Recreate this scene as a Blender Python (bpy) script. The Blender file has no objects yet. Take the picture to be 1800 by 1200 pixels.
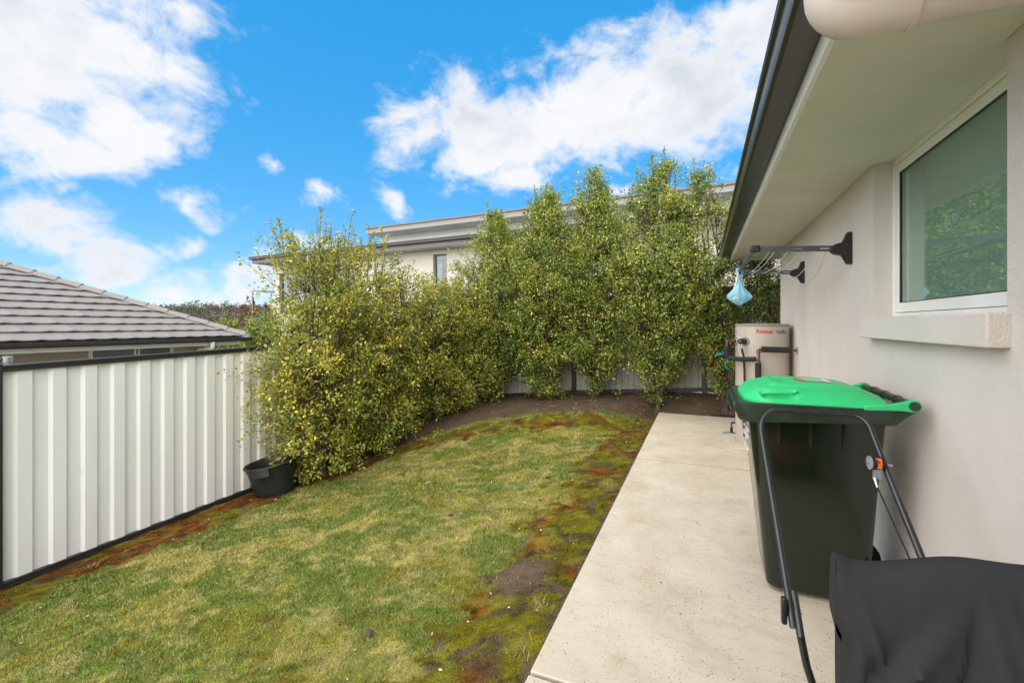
import bpy, bmesh, math, random
import numpy as np
from mathutils import Vector, Matrix

random.seed(7)
SC = bpy.context.scene
COL = SC.collection
R = math.radians

# ------------------------------------------------------------------ camera
YAW = math.atan2(.3863, .9224)
cam_d = bpy.data.cameras.new('camera')
cam_d.sensor_width = 36
cam_d.lens = 16.0
cam_d.shift_y = -30 / 1800
cam_d.clip_start = .05
cam_d.clip_end = 3000
cam = bpy.data.objects.new('camera', cam_d)
COL.objects.link(cam)
CAM = Vector((0, 0, 1.45))
cam.location = CAM
cam.rotation_euler = (R(90), 0, YAW)
SC.camera = cam

# ------------------------------------------------------------------ light
SUN_EL, SUN_AZ = R(42), R(197)          # azimuth clockwise from +Y
sunvec = Vector((math.sin(SUN_AZ) * math.cos(SUN_EL), math.cos(SUN_AZ) * math.cos(SUN_EL), math.sin(SUN_EL)))
sl = bpy.data.lights.new('sun', 'SUN')
sl.energy = 1.45
sl.angle = R(120)
sl.color = (1.0, .93, .84)
so = bpy.data.objects.new('sun', sl)
COL.objects.link(so)
so.rotation_euler = sunvec.to_track_quat('Z', 'Y').to_euler()
so.location = (0, -4, 12)

vs = SC.view_settings
vs.view_transform = 'Standard'
vs.look = 'None'
vs.gamma = 1
vs.use_curve_mapping = False
vs.exposure = 2.33

W = bpy.data.worlds.new('World')
SC.world = W
W.use_nodes = True
wt = W.node_tree
wt.nodes.clear()


class NT:
    """tiny node-tree helper"""
    def __init__(s, t): s.t = t
    def n(s, typ, **kw):
        x = s.t.nodes.new(typ)
        for k, v in kw.items(): setattr(x, k, v)
        return x
    def put(s, sock, v):
        if v is None: return
        if hasattr(v, 'is_output'): s.t.links.new(v, sock)
        else: sock.default_value = v
    def math(s, op, a, b=None, c=None, clamp=False):
        x = s.n('ShaderNodeMath', operation=op); x.use_clamp = clamp
        s.put(x.inputs[0], a); s.put(x.inputs[1], b)
        if c is not None: s.put(x.inputs[2], c)
        return x.outputs[0]
    def vec(s, op, a, b=None):
        x = s.n('ShaderNodeVectorMath', operation=op)
        s.put(x.inputs[0], a)
        if b is not None: s.put(x.inputs[1], b)
        return x.outputs['Value'] if op in ('LENGTH', 'DOT_PRODUCT', 'DISTANCE') else x.outputs[0]
    def noise(s, vec, scale, detail=4, rough=.55, dist=0.0):
        x = s.n('ShaderNodeTexNoise')
        s.put(x.inputs['Vector'], vec)
        x.inputs['Scale'].default_value = scale
        x.inputs['Detail'].default_value = detail
        x.inputs['Roughness'].default_value = rough
        x.inputs['Distortion'].default_value = dist
        return x.outputs['Fac']
    def step(s, v, a, b, lo=0.0, hi=1.0):
        x = s.n('ShaderNodeMapRange', interpolation_type='SMOOTHSTEP')
        s.put(x.inputs['Value'], v)
        for i, q in zip((1, 2, 3, 4), (a, b, lo, hi)): x.inputs[i].default_value = q
        return x.outputs[0]
    def mix(s, f, a, b, mode='MIX'):
        x = s.n('ShaderNodeMix', data_type='RGBA', blend_type=mode)
        s.put(x.inputs[0], f)
        for i, q in ((6, a), (7, b)):
            if isinstance(q, tuple): q = (*q[:3], 1)
            s.put(x.inputs[i], q)
        return x.outputs[2]


w = NT(wt)
tc = w.n('ShaderNodeTexCoord')
D = tc.outputs['Generated']
sky = w.n('ShaderNodeTexSky', sky_type='NISHITA')
sky.sun_disc = False
sky.sun_elevation = SUN_EL
sky.sun_rotation = SUN_AZ
sky.air_density = .62
sky.dust_density = .15
sky.ozone_density = 3.0
hsv = w.n('ShaderNodeHueSaturation')
hsv.inputs['Hue'].default_value = .500
hsv.inputs['Saturation'].default_value = 3.4
hsv.inputs['Value'].default_value = 2.8
gam = w.n('ShaderNodeGamma')
gam.inputs[1].default_value = .25
wt.links.new(sky.outputs[0], gam.inputs[0])
wt.links.new(gam.outputs[0], hsv.inputs['Color'])
sep = w.n('ShaderNodeSeparateXYZ')
wt.links.new(D, sep.inputs[0])
az = w.math('MULTIPLY', w.math('ARCTAN2', sep.outputs[0], sep.outputs[1]), 57.2958)
el = w.math('MULTIPLY', w.math('ARCSINE', sep.outputs[2]), 57.2958)
ae = w.n('ShaderNodeCombineXYZ')
wt.links.new(az, ae.inputs[0]); wt.links.new(el, ae.inputs[1])
# individual clouds: azimuth, elevation, half width, half height (degrees), weight
CLOUDS = [(-69.0, 22.8, 11.5, 7.6, 1), (-69.1, 15.2, 9.0, 2.9, 1), (-62.7, 17.3, 5.1, 3.4, 1), (-58.2, 29.2, 5.7, 2.7, .7),
          (-75, 31, 16, 7, 1), (-68.1, 9.0, 6.8, 2.9, .72), (-63.7, 5.4, 5.0, 3.3, .75), (-70.1, 5.1, 3.6, 2.0, .5),
          (-58.9, 2.7, 4.8, 2.6, .95), (-52.6, 4.3, 4.2, 3.4, .90), (-51.0, 7.6, 4.3, 1.9, .62), (-46.0, 9.2, 5.4, 1.7, .70),
          (-67.2, 12.1, 3.0, 2.2, .40), (-58.7, 7.8, 3.6, 2.0, .34), (-57.0, 12.4, 3.4, 2.6, .58), (-37.4, 16.0, 3.2, 4.0, .58),
          (-45.4, 14.9, 2.6, 2.4, .33), (-50.1, 17.1, 1.8, 1.6, .30), (-27.0, 22.1, 11.0, 5.6, 1), (-12.8, 25.1, 13.0, 6.6, 1),
          (-.3, 25.3, 11.5, 7.6, 1), (5.5, 30.0, 8.3, 4.0, 1), (-22.7, 18.3, 8.0, 2.7, .9), (-10.6, 15.0, 3.2, 1.6, .7)]
wn = w.n('ShaderNodeTexNoise'); wt.links.new(D, wn.inputs['Vector'])
wn.inputs['Scale'].default_value = 9; wn.inputs['Detail'].default_value = 5
aew = w.vec('ADD', ae.outputs[0], w.vec('MULTIPLY', w.vec('SUBTRACT', wn.outputs['Color'], (.5, .5, .5)), (9, 7, 0)))
field = None
for a, e, ra, re, wt_ in CLOUDS:
    q = w.vec('MULTIPLY', w.vec('SUBTRACT', aew, (a, e, 0)), (1 / (ra * 1.12), 1 / (re * 1.12), 0))
    f = w.math('MULTIPLY_ADD', w.vec('LENGTH', q), -1.0 - .35 * (wt_ >= 1), wt_ + .35 * (wt_ >= 1))
    field = f if field is None else w.math('MAXIMUM', field, f)
# the rest of the sky is broken cloud
wide = w.noise(D, 1.7, 3, .5)
off = w.vec('LENGTH', w.vec('MULTIPLY', w.vec('SUBTRACT', ae.outputs[0], (-28, 12, 0)), (1 / 66, 1 / 38, 0)))
elsewhere = w.math('MULTIPLY', w.step(off, .95, 1.25), w.math('MULTIPLY_ADD', wide, 2.6, -.75))
elsewhere = w.math('ADD', elsewhere, w.step(off, .95, 1.25, -1, 0))
field = w.math('MAXIMUM', field, elsewhere)
sq = w.vec('MULTIPLY', D, (1, 1, 1.35))
n1 = w.noise(sq, 8.5, 12, .62, .35)
n2 = w.noise(w.vec('ADD', sq, (3.1, 1.7, .9)), 24, 8, .6, .3)
dens = w.math('ADD', field, w.math('MULTIPLY_ADD', n1, 2.7, -1.35))
dens = w.math('ADD', dens, w.math('MULTIPLY_ADD', n2, .7, -.35))
mask = w.step(dens, -.16, .80)
mask = w.math('MULTIPLY', mask, .985)
thick = w.step(dens, .30, 1.25)
n3 = w.noise(w.vec('ADD', sq, (.05, .03, -.10)), 5.0, 8, .55, .2)
shade = w.math('MULTIPLY', w.step(n3, .40, .66), thick)
CW = (3.80, 3.84, 3.93)
CG = (2.85, 3.0, 3.3)
ccol = w.mix(shade, CW, CG)
final = w.mix(mask, hsv.outputs[0], ccol)
bg = w.n('ShaderNodeBackground')
wt.links.new(final, bg.inputs[0])
bg.inputs[1].default_value = .05
wo = w.n('ShaderNodeOutputWorld')
wt.links.new(bg.outputs[0], wo.inputs[0])
W.cycles.sampling_method = 'MANUAL'
W.cycles.sample_map_resolution = 1024
SC.cycles.max_bounces = 8
SC.cycles.transparent_max_bounces = 8


# ------------------------------------------------------------------ materials
def pm(name, col, rough=.6, metal=0.0, spec=.5, var=0.0, vscale=8.0, bump=0.0, bscale=60.0, col2=None, coat=0.0, stretch=None, dirt=None):
    m = bpy.data.materials.new(name)
    m.use_nodes = True
    t = NT(m.node_tree)
    b = m.node_tree.nodes['Principled BSDF']
    b.inputs['Base Color'].default_value = (*col, 1)
    b.inputs['Roughness'].default_value = rough
    b.inputs['Metallic'].default_value = metal
    b.inputs['Specular IOR Level'].default_value = spec
    b.inputs['Coat Weight'].default_value = coat
    co = t.n('ShaderNodeTexCoord').outputs['Object']
    if stretch: co = t.vec('MULTIPLY', co, stretch)
    c = None
    if var or col2:
        n = t.noise(co, vscale, 6, .62)
        f = t.step(n, .32, .68)
        c2 = col2 or tuple(x * (1 - var) for x in col)
        c1 = col if col2 else tuple(min(1, x * (1 + var * .6)) for x in col)
        c = t.mix(f, c2, c1)
        r = t.math('MULTIPLY_ADD', n, .25, rough - .12)
        t.put(b.inputs['Roughness'], r)
    if dirt:
        n = t.noise(co, dirt[1], 8, .65)
        c = t.mix(t.step(n, dirt[2], dirt[3], 0, dirt[4]), c if c is not None else col, dirt[0])
    if c is not None: t.put(b.inputs['Base Color'], c)
    if bump:
        n = t.noise(co, bscale, 5, .6)
        bp = t.n('ShaderNodeBump')
        bp.inputs['Strength'].default_value = bump
        bp.inputs['Distance'].default_value = .01
        t.put(bp.inputs['Height'], n)
        t.put(b.inputs['Normal'], bp.outputs[0])
    return m


def m_attr(name, rough=.75, transl=0.0, spec=.25, grain=0.0, gscale=300.0):
    m = bpy.data.materials.new(name)
    m.use_nodes = True
    t = NT(m.node_tree)
    b = m.node_tree.nodes['Principled BSDF']
    at = t.n('ShaderNodeAttribute', attribute_name='tint')
    c = at.outputs['Color']
    if grain:
        co = t.n('ShaderNodeTexCoord').outputs['Object']
        n = t.noise(co, gscale, 6, .7)
        c = t.mix(1.0, c, t.mix(t.step(n, .25, .75), (1 - grain,) * 3, (1 + grain,) * 3), 'MULTIPLY')
        bp = t.n('ShaderNodeBump')
        bp.inputs['Strength'].default_value = .5
        bp.inputs['Distance'].default_value = .012
        t.put(bp.inputs['Height'], n)
        t.put(b.inputs['Normal'], bp.outputs[0])
    t.put(b.inputs['Base Color'], c)
    b.inputs['Roughness'].default_value = rough
    b.inputs['Specular IOR Level'].default_value = spec
    if transl:
        tr = t.n('ShaderNodeBsdfTranslucent')
        t.put(tr.inputs[0], c)
        mx = t.n('ShaderNodeMixShader')
        mx.inputs[0].default_value = transl
        out = m.node_tree.nodes['Material Output']
        m.node_tree.links.new(b.outputs[0], mx.inputs[1])
        m.node_tree.links.new(tr.outputs[0], mx.inputs[2])
        m.node_tree.links.new(mx.outputs[0], out.inputs[0])
    return m


def m_concrete():
    m = bpy.data.materials.new('concrete')
    m.use_nodes = True
    t = NT(m.node_tree)
    b = m.node_tree.nodes['Principled BSDF']
    co = t.n('ShaderNodeTexCoord').outputs['Object']
    base = t.mix(t.step(t.noise(co, 2.2, 6, .6), .3, .7), (.48, .42, .325), (.57, .51, .415))
    # worn dirt dragged across the slab
    st = t.noise(t.vec('MULTIPLY', co, (2.6, 9.0, 1)), 1.6, 9, .68, .3)
    base = t.mix(t.step(st, .52, .78, 0, .38), base, (.25, .185, .11))
    bl = t.noise(co, 3.4, 8, .7, .6)
    base = t.mix(t.step(bl, .47, .72, 0, .52), base, (.335, .255, .155))
    fine = t.noise(co, 42, 6, .7)
    base = t.mix(t.step(fine, .54, .74, 0, .5), base, (.27, .21, .135))
    # pits and specks
    for sc, th, amt in ((13, .10, .8), (27, .16, .85), (52, .22, .85), (88, .24, .7)):
        v = t.n('ShaderNodeTexVoronoi', feature='F1')
        t.put(v.inputs['Vector'], co); v.inputs['Scale'].default_value = sc
        gate = t.step(t.noise(co, 4.5 + sc * .03, 4, .65), .44, .60)
        wob = t.math('ADD', v.outputs['Distance'], t.math('MULTIPLY_ADD', t.noise(co, 160, 2), .16, -.08))
        f = t.math('MULTIPLY', t.step(wob, th - .09, th, amt, 0), gate)
        base = t.mix(f, base, (.12, .088, .055))
    t.put(b.inputs['Base Color'], base)
    b.inputs['Roughness'].default_value = .72
    b.inputs['Specular IOR Level'].default_value = .35
    bp = t.n('ShaderNodeBump'); bp.inputs['Strength'].default_value = .25; bp.inputs['Distance'].default_value = .004
    t.put(bp.inputs['Height'], t.noise(co, 120, 6, .7)); t.put(b.inputs['Normal'], bp.outputs[0])
    return m


def m_glass(name, tint, ior=1.75, rough=.0):
    m = bpy.data.materials.new(name)
    m.use_nodes = True
    nt = m.node_tree; nt.nodes.clear(); t = NT(nt)
    tr = t.n('ShaderNodeBsdfTransparent'); tr.inputs[0].default_value = (*tint, 1)
    gl = t.n('ShaderNodeBsdfGlossy'); gl.inputs[0].default_value = (.92, .97, .95, 1); gl.inputs['Roughness'].default_value = rough
    ge = t.n('ShaderNodeNewGeometry')
    fr = t.n('ShaderNodeFresnel'); t.put(fr.inputs[0], t.math('MULTIPLY_ADD', ge.outputs['Backfacing'], 1 / ior - ior, ior))
    mx = t.n('ShaderNodeMixShader')
    nt.links.new(fr.outputs[0], mx.inputs[0]); nt.links.new(tr.outputs[0], mx.inputs[1]); nt.links.new(gl.outputs[0], mx.inputs[2])
    o = t.n('ShaderNodeOutputMaterial'); nt.links.new(mx.outputs[0], o.inputs[0])
    return m


M = dict(
    render=pm('painted render', (.70, .645, .595), .85, spec=.2, var=.05, vscale=1.3, bump=.85, bscale=140, dirt=((.50, .45, .40), 1.7, .56, .85, .35)),
    soffit=pm('soffit paint', (.62, .605, .51), .8, spec=.2, var=.05, vscale=2.0),
    white=pm('white paint', (.74, .73, .69), .45, var=.04, vscale=4),
    frame=pm('window frame', (.78, .775, .745), .35, var=.03, vscale=6),
    char=pm('charcoal steel', (.026, .025, .024), .38, spec=.5, var=.15, vscale=5),
    gutter=pm('gutter steel', (.030, .028, .026), .33, spec=.6, var=.12, vscale=3),
    pipe=pm('beige pipe', (.56, .49, .43), .42, var=.05, vscale=5, dirt=((.32, .26, .2), 9, .58, .8, .4)),
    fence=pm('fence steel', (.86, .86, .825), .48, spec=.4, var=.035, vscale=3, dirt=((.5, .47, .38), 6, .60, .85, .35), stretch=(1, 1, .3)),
    fence_shade=pm('back fence steel in shade', (.44, .425, .385), .55, spec=.3, var=.07, vscale=3, dirt=((.3, .27, .2), 6, .55, .8, .4)),  # same steel as the left fence; shade behind the shrubs put into its colour
    concrete=m_concrete(),
    leaf=m_attr('leaf', .42, .22, .5),
    bark=pm('bark', (.115, .085, .065), .9, spec=.15, var=.4, vscale=25, bump=.6, bscale=70),
    grass=m_attr('grass blade', .75, .25, .2),
    ground=m_attr('turf ground', .95, 0, .1, .65, 110),
    litter=m_attr('litter', .8, 0, .2),
    binb=pm('dark green plastic', (.0065, .0125, .0065), .13, spec=.6, var=.12, vscale=4, dirt=((.03, .04, .025), 14, .6, .9, .35)),
    binrim=pm('weathered green plastic', (.020, .034, .022), .30, spec=.5, var=.25, vscale=9, dirt=((.09, .11, .085), 18, .58, .85, .5)),
    lid=pm('bright green plastic', (.030, .50, .175), .40, spec=.45, var=.06, vscale=4, dirt=((.14, .5, .27), 7, .55, .8, .45)),
    black=pm('black plastic', (.012, .012, .013), .42, var=.3, vscale=12),
    tubp=pm('tub plastic', (.017, .0175, .019), .46, var=.22, vscale=7, dirt=((.05, .048, .045), 10, .6, .85, .35)),
    mower=pm('black enamel tube', (.014, .015, .018), .30, spec=.6, var=.3, vscale=16, dirt=((.10, .105, .12), 34, .66, .78, .6)),
    cloth=pm('charcoal fabric', (.023, .023, .026), .82, spec=.25, var=.10, vscale=10, bump=.16, bscale=900),
    steel=pm('zinc steel', (.55, .55, .53), .32, 1.0, var=.12, vscale=20),
    copper=pm('aged copper', (.22, .13, .085), .5, .8, var=.35, vscale=30),
    foam=pm('pipe insulation', (.017, .017, .018), .8, var=.25, vscale=18),
    tank=pm('tank paint', (.50, .445, .385), .40, var=.04, vscale=3),
    grey=pm('grey plastic', (.24, .26, .29), .5, var=.1, vscale=9),
    slate=pm('blue grey powder coat', (.060, .075, .090), .42, var=.12, vscale=9),
    red=pm('red print', (.52, .03, .02), .5, var=.03),
    inkd=pm('dark print', (.035, .04, .045), .5, var=.05),
    inkg=pm('grey print', (.30, .28, .25), .6, var=.05),
    orange=pm('orange print', (.75, .14, .01), .45, var=.03),
    yellow=pm('yellow print', (.75, .40, .02), .45, var=.03),
    whitep=pm('white print', (.75, .74, .7), .5, var=.05),
    labelg=pm('pale green print', (.28, .50, .26), .5, var=.10, vscale=30),
    teal=pm('teal plastic', (.0, .22, .17), .4, var=.1),
    cord=pm('line cord', (.62, .62, .58), .6, var=.1),
    tile=pm('roof tile', (.272, .254, .240), .85, spec=.2, var=.10, vscale=1.1, bump=.3, bscale=90),
    tileb=pm('roof tile pale', (.284, .266, .252), .85, spec=.2, var=.10, vscale=1.4, bump=.3, bscale=90),
    tilec=pm('roof tile dark', (.262, .245, .232), .85, spec=.2, var=.10, vscale=1.7, bump=.3, bscale=90),
    mortar=pm('ridge mortar', (.24, .185, .15), .9, var=.12, vscale=6),
    nwall=pm('neighbour render', (.40, .345, .28), .9, var=.06, vscale=2),
    nglass=m_glass('neighbour glass', (.16, .2, .2), 1.6),
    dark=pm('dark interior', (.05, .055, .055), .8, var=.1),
    hwall=pm('pale render', (.60, .575, .525), .85, var=.05, vscale=.8),
    hboard=pm('white board', (.82, .83, .82), .6, var=.04, vscale=2),
    hroof=pm('grey roof steel', (.17, .165, .16), .42, var=.08, vscale=1),
    hfascia=pm('light grey fascia', (.30, .295, .29), .5, var=.05, vscale=1),
    hfas2=pm('mid grey fascia', (.16, .155, .155), .5, var=.05, vscale=1),
    hgut=pm('dark grey gutter', (.05, .048, .048), .42, var=.08, vscale=2),
    hsoff=pm('grey soffit', (.56, .56, .55), .8, var=.05),
    hglass=m_glass('house glass', (.45, .5, .52), 1.9),
    louvre=pm('louvre grey', (.14, .15, .16), .5, var=.1),
    rail=pm('balcony rail', (.30, .26, .21), .45, var=.1),
    clear=m_glass('clear glass', (.96, .98, .98), 1.06),
    pane=m_glass('window pane', (.88, .95, .92), 1.75),
    blind=pm('window blind', (.30, .37, .345), .9, spec=.1, var=.05, vscale=3),
    earth=pm('far earth', (.11, .10, .06), .95, spec=.1, var=.3, vscale=.06, col2=(.07, .085, .035)),
    bush=m_attr('hill foliage', .9, 0, .1),
)


def m_bag():
    m = bpy.data.materials.new('blue plastic film'); m.use_nodes = True
    t = NT(m.node_tree); b = m.node_tree.nodes['Principled BSDF']
    co = t.n('ShaderNodeTexCoord').outputs['Object']
    c = t.mix(t.step(t.noise(co, 9, 4, .6), .3, .7), (.24, .60, .82), (.42, .74, .88))
    t.put(b.inputs['Base Color'], c)
    b.inputs['Roughness'].default_value = .3
    tr = t.n('ShaderNodeBsdfTranslucent'); t.put(tr.inputs[0], c)
    mx = t.n('ShaderNodeMixShader'); mx.inputs[0].default_value = .35
    o = m.node_tree.nodes['Material Output']
    m.node_tree.links.new(b.outputs[0], mx.inputs[1]); m.node_tree.links.new(tr.outputs[0], mx.inputs[2]); m.node_tree.links.new(mx.outputs[0], o.inputs[0])
    return m


M['bag'] = m_bag()


# ------------------------------------------------------------------ build helpers
def wloc(o):
    v = Vector((0, 0, 0))
    while o is not None:
        v = v + o.location
        o = o.parent
    return v


class MB:
    def __init__(s): s.v = []; s.f = []; s.k = []; s.mi = 0
    def add(s, vs, fs):
        b = len(s.v)
        s.v += [tuple(p) for p in vs]
        s.f += [tuple(i + b for i in f) for f in fs]
        s.k += [s.mi] * len(fs)
        return s
    def box(s, x0, x1, y0, y1, z0, z1):
        return s.add([(x0, y0, z0), (x1, y0, z0), (x1, y1, z0), (x0, y1, z0), (x0, y0, z1), (x1, y0, z1), (x1, y1, z1), (x0, y1, z1)],
                     [(0, 3, 2, 1), (4, 5, 6, 7), (0, 1, 5, 4), (1, 2, 6, 5), (2, 3, 7, 6), (3, 0, 4, 7)])
    def prism(s, poly, axis, a0, a1):
        """poly of 2D points extruded along axis (0=x: poly is (y,z); 1=y: (x,z); 2=z: (x,y))"""
        def P(p, a):
            return (a, p[0], p[1]) if axis == 0 else (p[0], a, p[1]) if axis == 1 else (p[0], p[1], a)
        n = len(poly)
        return s.add([P(p, a0) for p in poly] + [P(p, a1) for p in poly],
                     [tuple(range(n))[::-1], tuple(range(n, 2 * n))] + [(i, (i + 1) % n, (i + 1) % n + n, i + n) for i in range(n)])
    def tube(s, pts, r, n=8, caps=True, flat=1.0):
        pts = [Vector(p) for p in pts]
        rs = r if isinstance(r, (list, tuple)) else [r] * len(pts)
        vs = []; up = None
        for i, p in enumerate(pts):
            d = (pts[min(i + 1, len(pts) - 1)] - pts[max(i - 1, 0)]).normalized()
            if up is None:
                up = Vector((0, 0, 1)) if abs(d.z) < .9 else Vector((0, 1, 0))
            a = d.cross(up).normalized(); b = a.cross(d).normalized(); up = b
            for k in range(n):
                t = 2 * math.pi * k / n
                vs.append(p + a * math.cos(t) * rs[i] + b * math.sin(t) * rs[i] * flat)
        fs = [(i * n + k, i * n + (k + 1) % n, (i + 1) * n + (k + 1) % n, (i + 1) * n + k) for i in range(len(pts) - 1) for k in range(n)]
        if caps: fs += [tuple(range(n))[::-1], tuple((len(pts) - 1) * n + k for k in range(n))]
        return s.add(vs, fs)
    def lathe(s, prof, c=(0, 0, 0), n=24, sx=1.0, sy=1.0):
        vs = [(c[0] + r * math.cos(2 * math.pi * k / n) * sx, c[1] + r * math.sin(2 * math.pi * k / n) * sy, c[2] + z) for r, z in prof for k in range(n)]
        fs = [(i * n + k, i * n + (k + 1) % n, (i + 1) * n + (k + 1) % n, (i + 1) * n + k) for i in range(len(prof) - 1) for k in range(n)]
        if prof[0][0] > 1e-5: fs.append(tuple(range(n))[::-1])
        if prof[-1][0] > 1e-5: fs.append(tuple((len(prof) - 1) * n + k for k in range(n)))
        return s.add(vs, fs)
    def grid(s, fn, nu, nv):
        vs = [fn(i / nu, j / nv) for j in range(nv + 1) for i in range(nu + 1)]
        fs = [(j * (nu + 1) + i, j * (nu + 1) + i + 1, (j + 1) * (nu + 1) + i + 1, (j + 1) * (nu + 1) + i) for j in range(nv) for i in range(nu)]
        return s.add(vs, fs)
    def build(s, name, mat, parent=None, smooth=False, bevel=0.0, seg=2):
        org = wloc(parent)
        me = bpy.data.meshes.new(name)
        me.from_pydata([(x - org.x, y - org.y, z - org.z) for x, y, z in s.v], [], s.f)
        mats = mat if isinstance(mat, (list, tuple)) else [mat]
        for m in mats: me.materials.append(m)
        if len(mats) > 1: me.polygons.foreach_set('material_index', s.k)
        bm = bmesh.new(); bm.from_mesh(me)
        bmesh.ops.recalc_face_normals(bm, faces=bm.faces)
        bm.to_mesh(me); bm.free()
        if smooth:
            me.polygons.foreach_set('use_smooth', [True] * len(me.polygons))
            me.set_sharp_from_angle(angle=R(smooth if smooth is not True else 40))
        o = bpy.data.objects.new(name, me)
        COL.objects.link(o)
        if parent is not None: o.parent = parent
        if bevel:
            b = o.modifiers.new('edge', 'BEVEL'); b.width = bevel; b.segments = seg; b.limit_method = 'ANGLE'; b.angle_limit = R(40)
            me.polygons.foreach_set('use_smooth', [True] * len(me.polygons))
            me.set_sharp_from_angle(angle=R(35))
        return o


def thing(name, label, cat, loc, group=None):
    o = bpy.data.objects.new(name, None)
    o.empty_display_size = .1
    COL.objects.link(o)
    o.location = loc
    tag(o, label, cat, group)
    return o


def tag(o, label=None, cat=None, group=None, kind=None):
    if label: o['label'] = label
    if cat: o['category'] = cat
    if group: o['group'] = group
    if kind: o['kind'] = kind
    return o


def clone(o, parent, loc):
    c = o.copy()
    COL.objects.link(c)
    c.parent = parent
    c.location = loc
    return c


def raw_mesh(name, verts, faces_flat, nper, mat, tint=None, parent=None, smooth=False):
    """numpy mesh: verts (n,3), faces_flat indices, nper verts per face, tint (n,3) linear colour"""
    me = bpy.data.meshes.new(name)
    verts = np.asarray(verts, np.float32)
    if parent is not None:
        verts = verts - np.array(wloc(parent), np.float32)
    nv = len(verts); nf = len(faces_flat) // nper
    me.vertices.add(nv); me.vertices.foreach_set('co', verts.ravel())
    me.loops.add(nf * nper); me.loops.foreach_set('vertex_index', np.asarray(faces_flat, np.int32))
    me.polygons.add(nf)
    me.polygons.foreach_set('loop_start', np.arange(nf, dtype=np.int32) * nper)
    if smooth: me.polygons.foreach_set('use_smooth', np.ones(nf, bool))
    if tint is not None:
        a = me.color_attributes.new('tint', 'FLOAT_COLOR', 'POINT')
        c = np.ones((nv, 4), np.float32); c[:, :3] = tint
        a.data.foreach_set('color', c.ravel())
    me.materials.append(mat)
    me.update(calc_edges=True)
    o = bpy.data.objects.new(name, me)
    COL.objects.link(o)
    if parent is not None: o.parent = parent
    return o


# numpy value noise
def _hash(ix, iy, iz, seed):
    h = (ix * 374761393 + iy * 668265263 + iz * 2147483647 * 3 + seed * 1442695041) & 0xFFFFFFFF
    h = ((h ^ (h >> 13)) * 1274126177) & 0xFFFFFFFF
    h = ((h ^ (h >> 16)) * 2246822519) & 0xFFFFFFFF
    return ((h ^ (h >> 15)) & 0xFFFF) / 65535.0


def vnoise(x, y, z=None, seed=0):
    x = np.asarray(x, float); y = np.asarray(y, float)
    z = np.zeros_like(x) if z is None else np.asarray(z, float)
    ix, iy, iz = (np.floor(q).astype(np.int64) for q in (x, y, z))
    fx, fy, fz = x - ix, y - iy, z - iz
    fx, fy, fz = (q * q * (3 - 2 * q) for q in (fx, fy, fz))
    out = 0
    for dx in (0, 1):
        for dy in (0, 1):
            for dz in (0, 1):
                wgt = (fx if dx else 1 - fx) * (fy if dy else 1 - fy) * (fz if dz else 1 - fz)
                out = out + wgt * _hash(ix + dx, iy + dy, iz + dz, seed)
    return out


def fbm(x, y, seed=0, oct=4, z=None):
    a, s, t = 1.0, 0.0, 0.0
    for k in range(oct):
        f = 2.03 ** k
        s = s + a * vnoise(x * f + 13.7 * k, y * f + 7.1 * k, None if z is None else z * f, seed + k)
        t += a; a *= .55
    return s / t


def ss(a, b, v):
    t = np.clip((v - a) / (b - a), 0, 1)
    return t * t * (3 - 2 * t)


# ------------------------------------------------------------------ terrain of the yard
def G(X, Y):
    X = np.asarray(X, float); Y = np.asarray(Y, float)
    k = np.clip((-.67 - X) / 4.57, 0, 1.3)
    base = -.06 + k * (-.645 + .0215 * (np.clip(Y, -3, 6) - 1.81))
    A = np.interp(X, [-5.2, -4, -2.4, -.6, .5], [.43, .42, .37, .28, .29])
    s0 = np.interp(X, [-3.0, -1.6, -.75], [4.3, 5.6, 7.86])
    s1 = np.interp(X, [-3.0, -.75], [8.7, 8.55])
    return base + A * ss(0, 1, (Y - s0) / (s1 - s0))


def g1(x, y): return float(G(np.array([x]), np.array([y]))[0])


def soil_edge(X): return np.interp(X, [-5.3, -4.95, -4.5, -4.05, -3.3, -2.1, -.67, 2], [4.0, 4.15, 4.75, 6.05, 6.85, 7.3, 7.66, 7.9])


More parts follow.
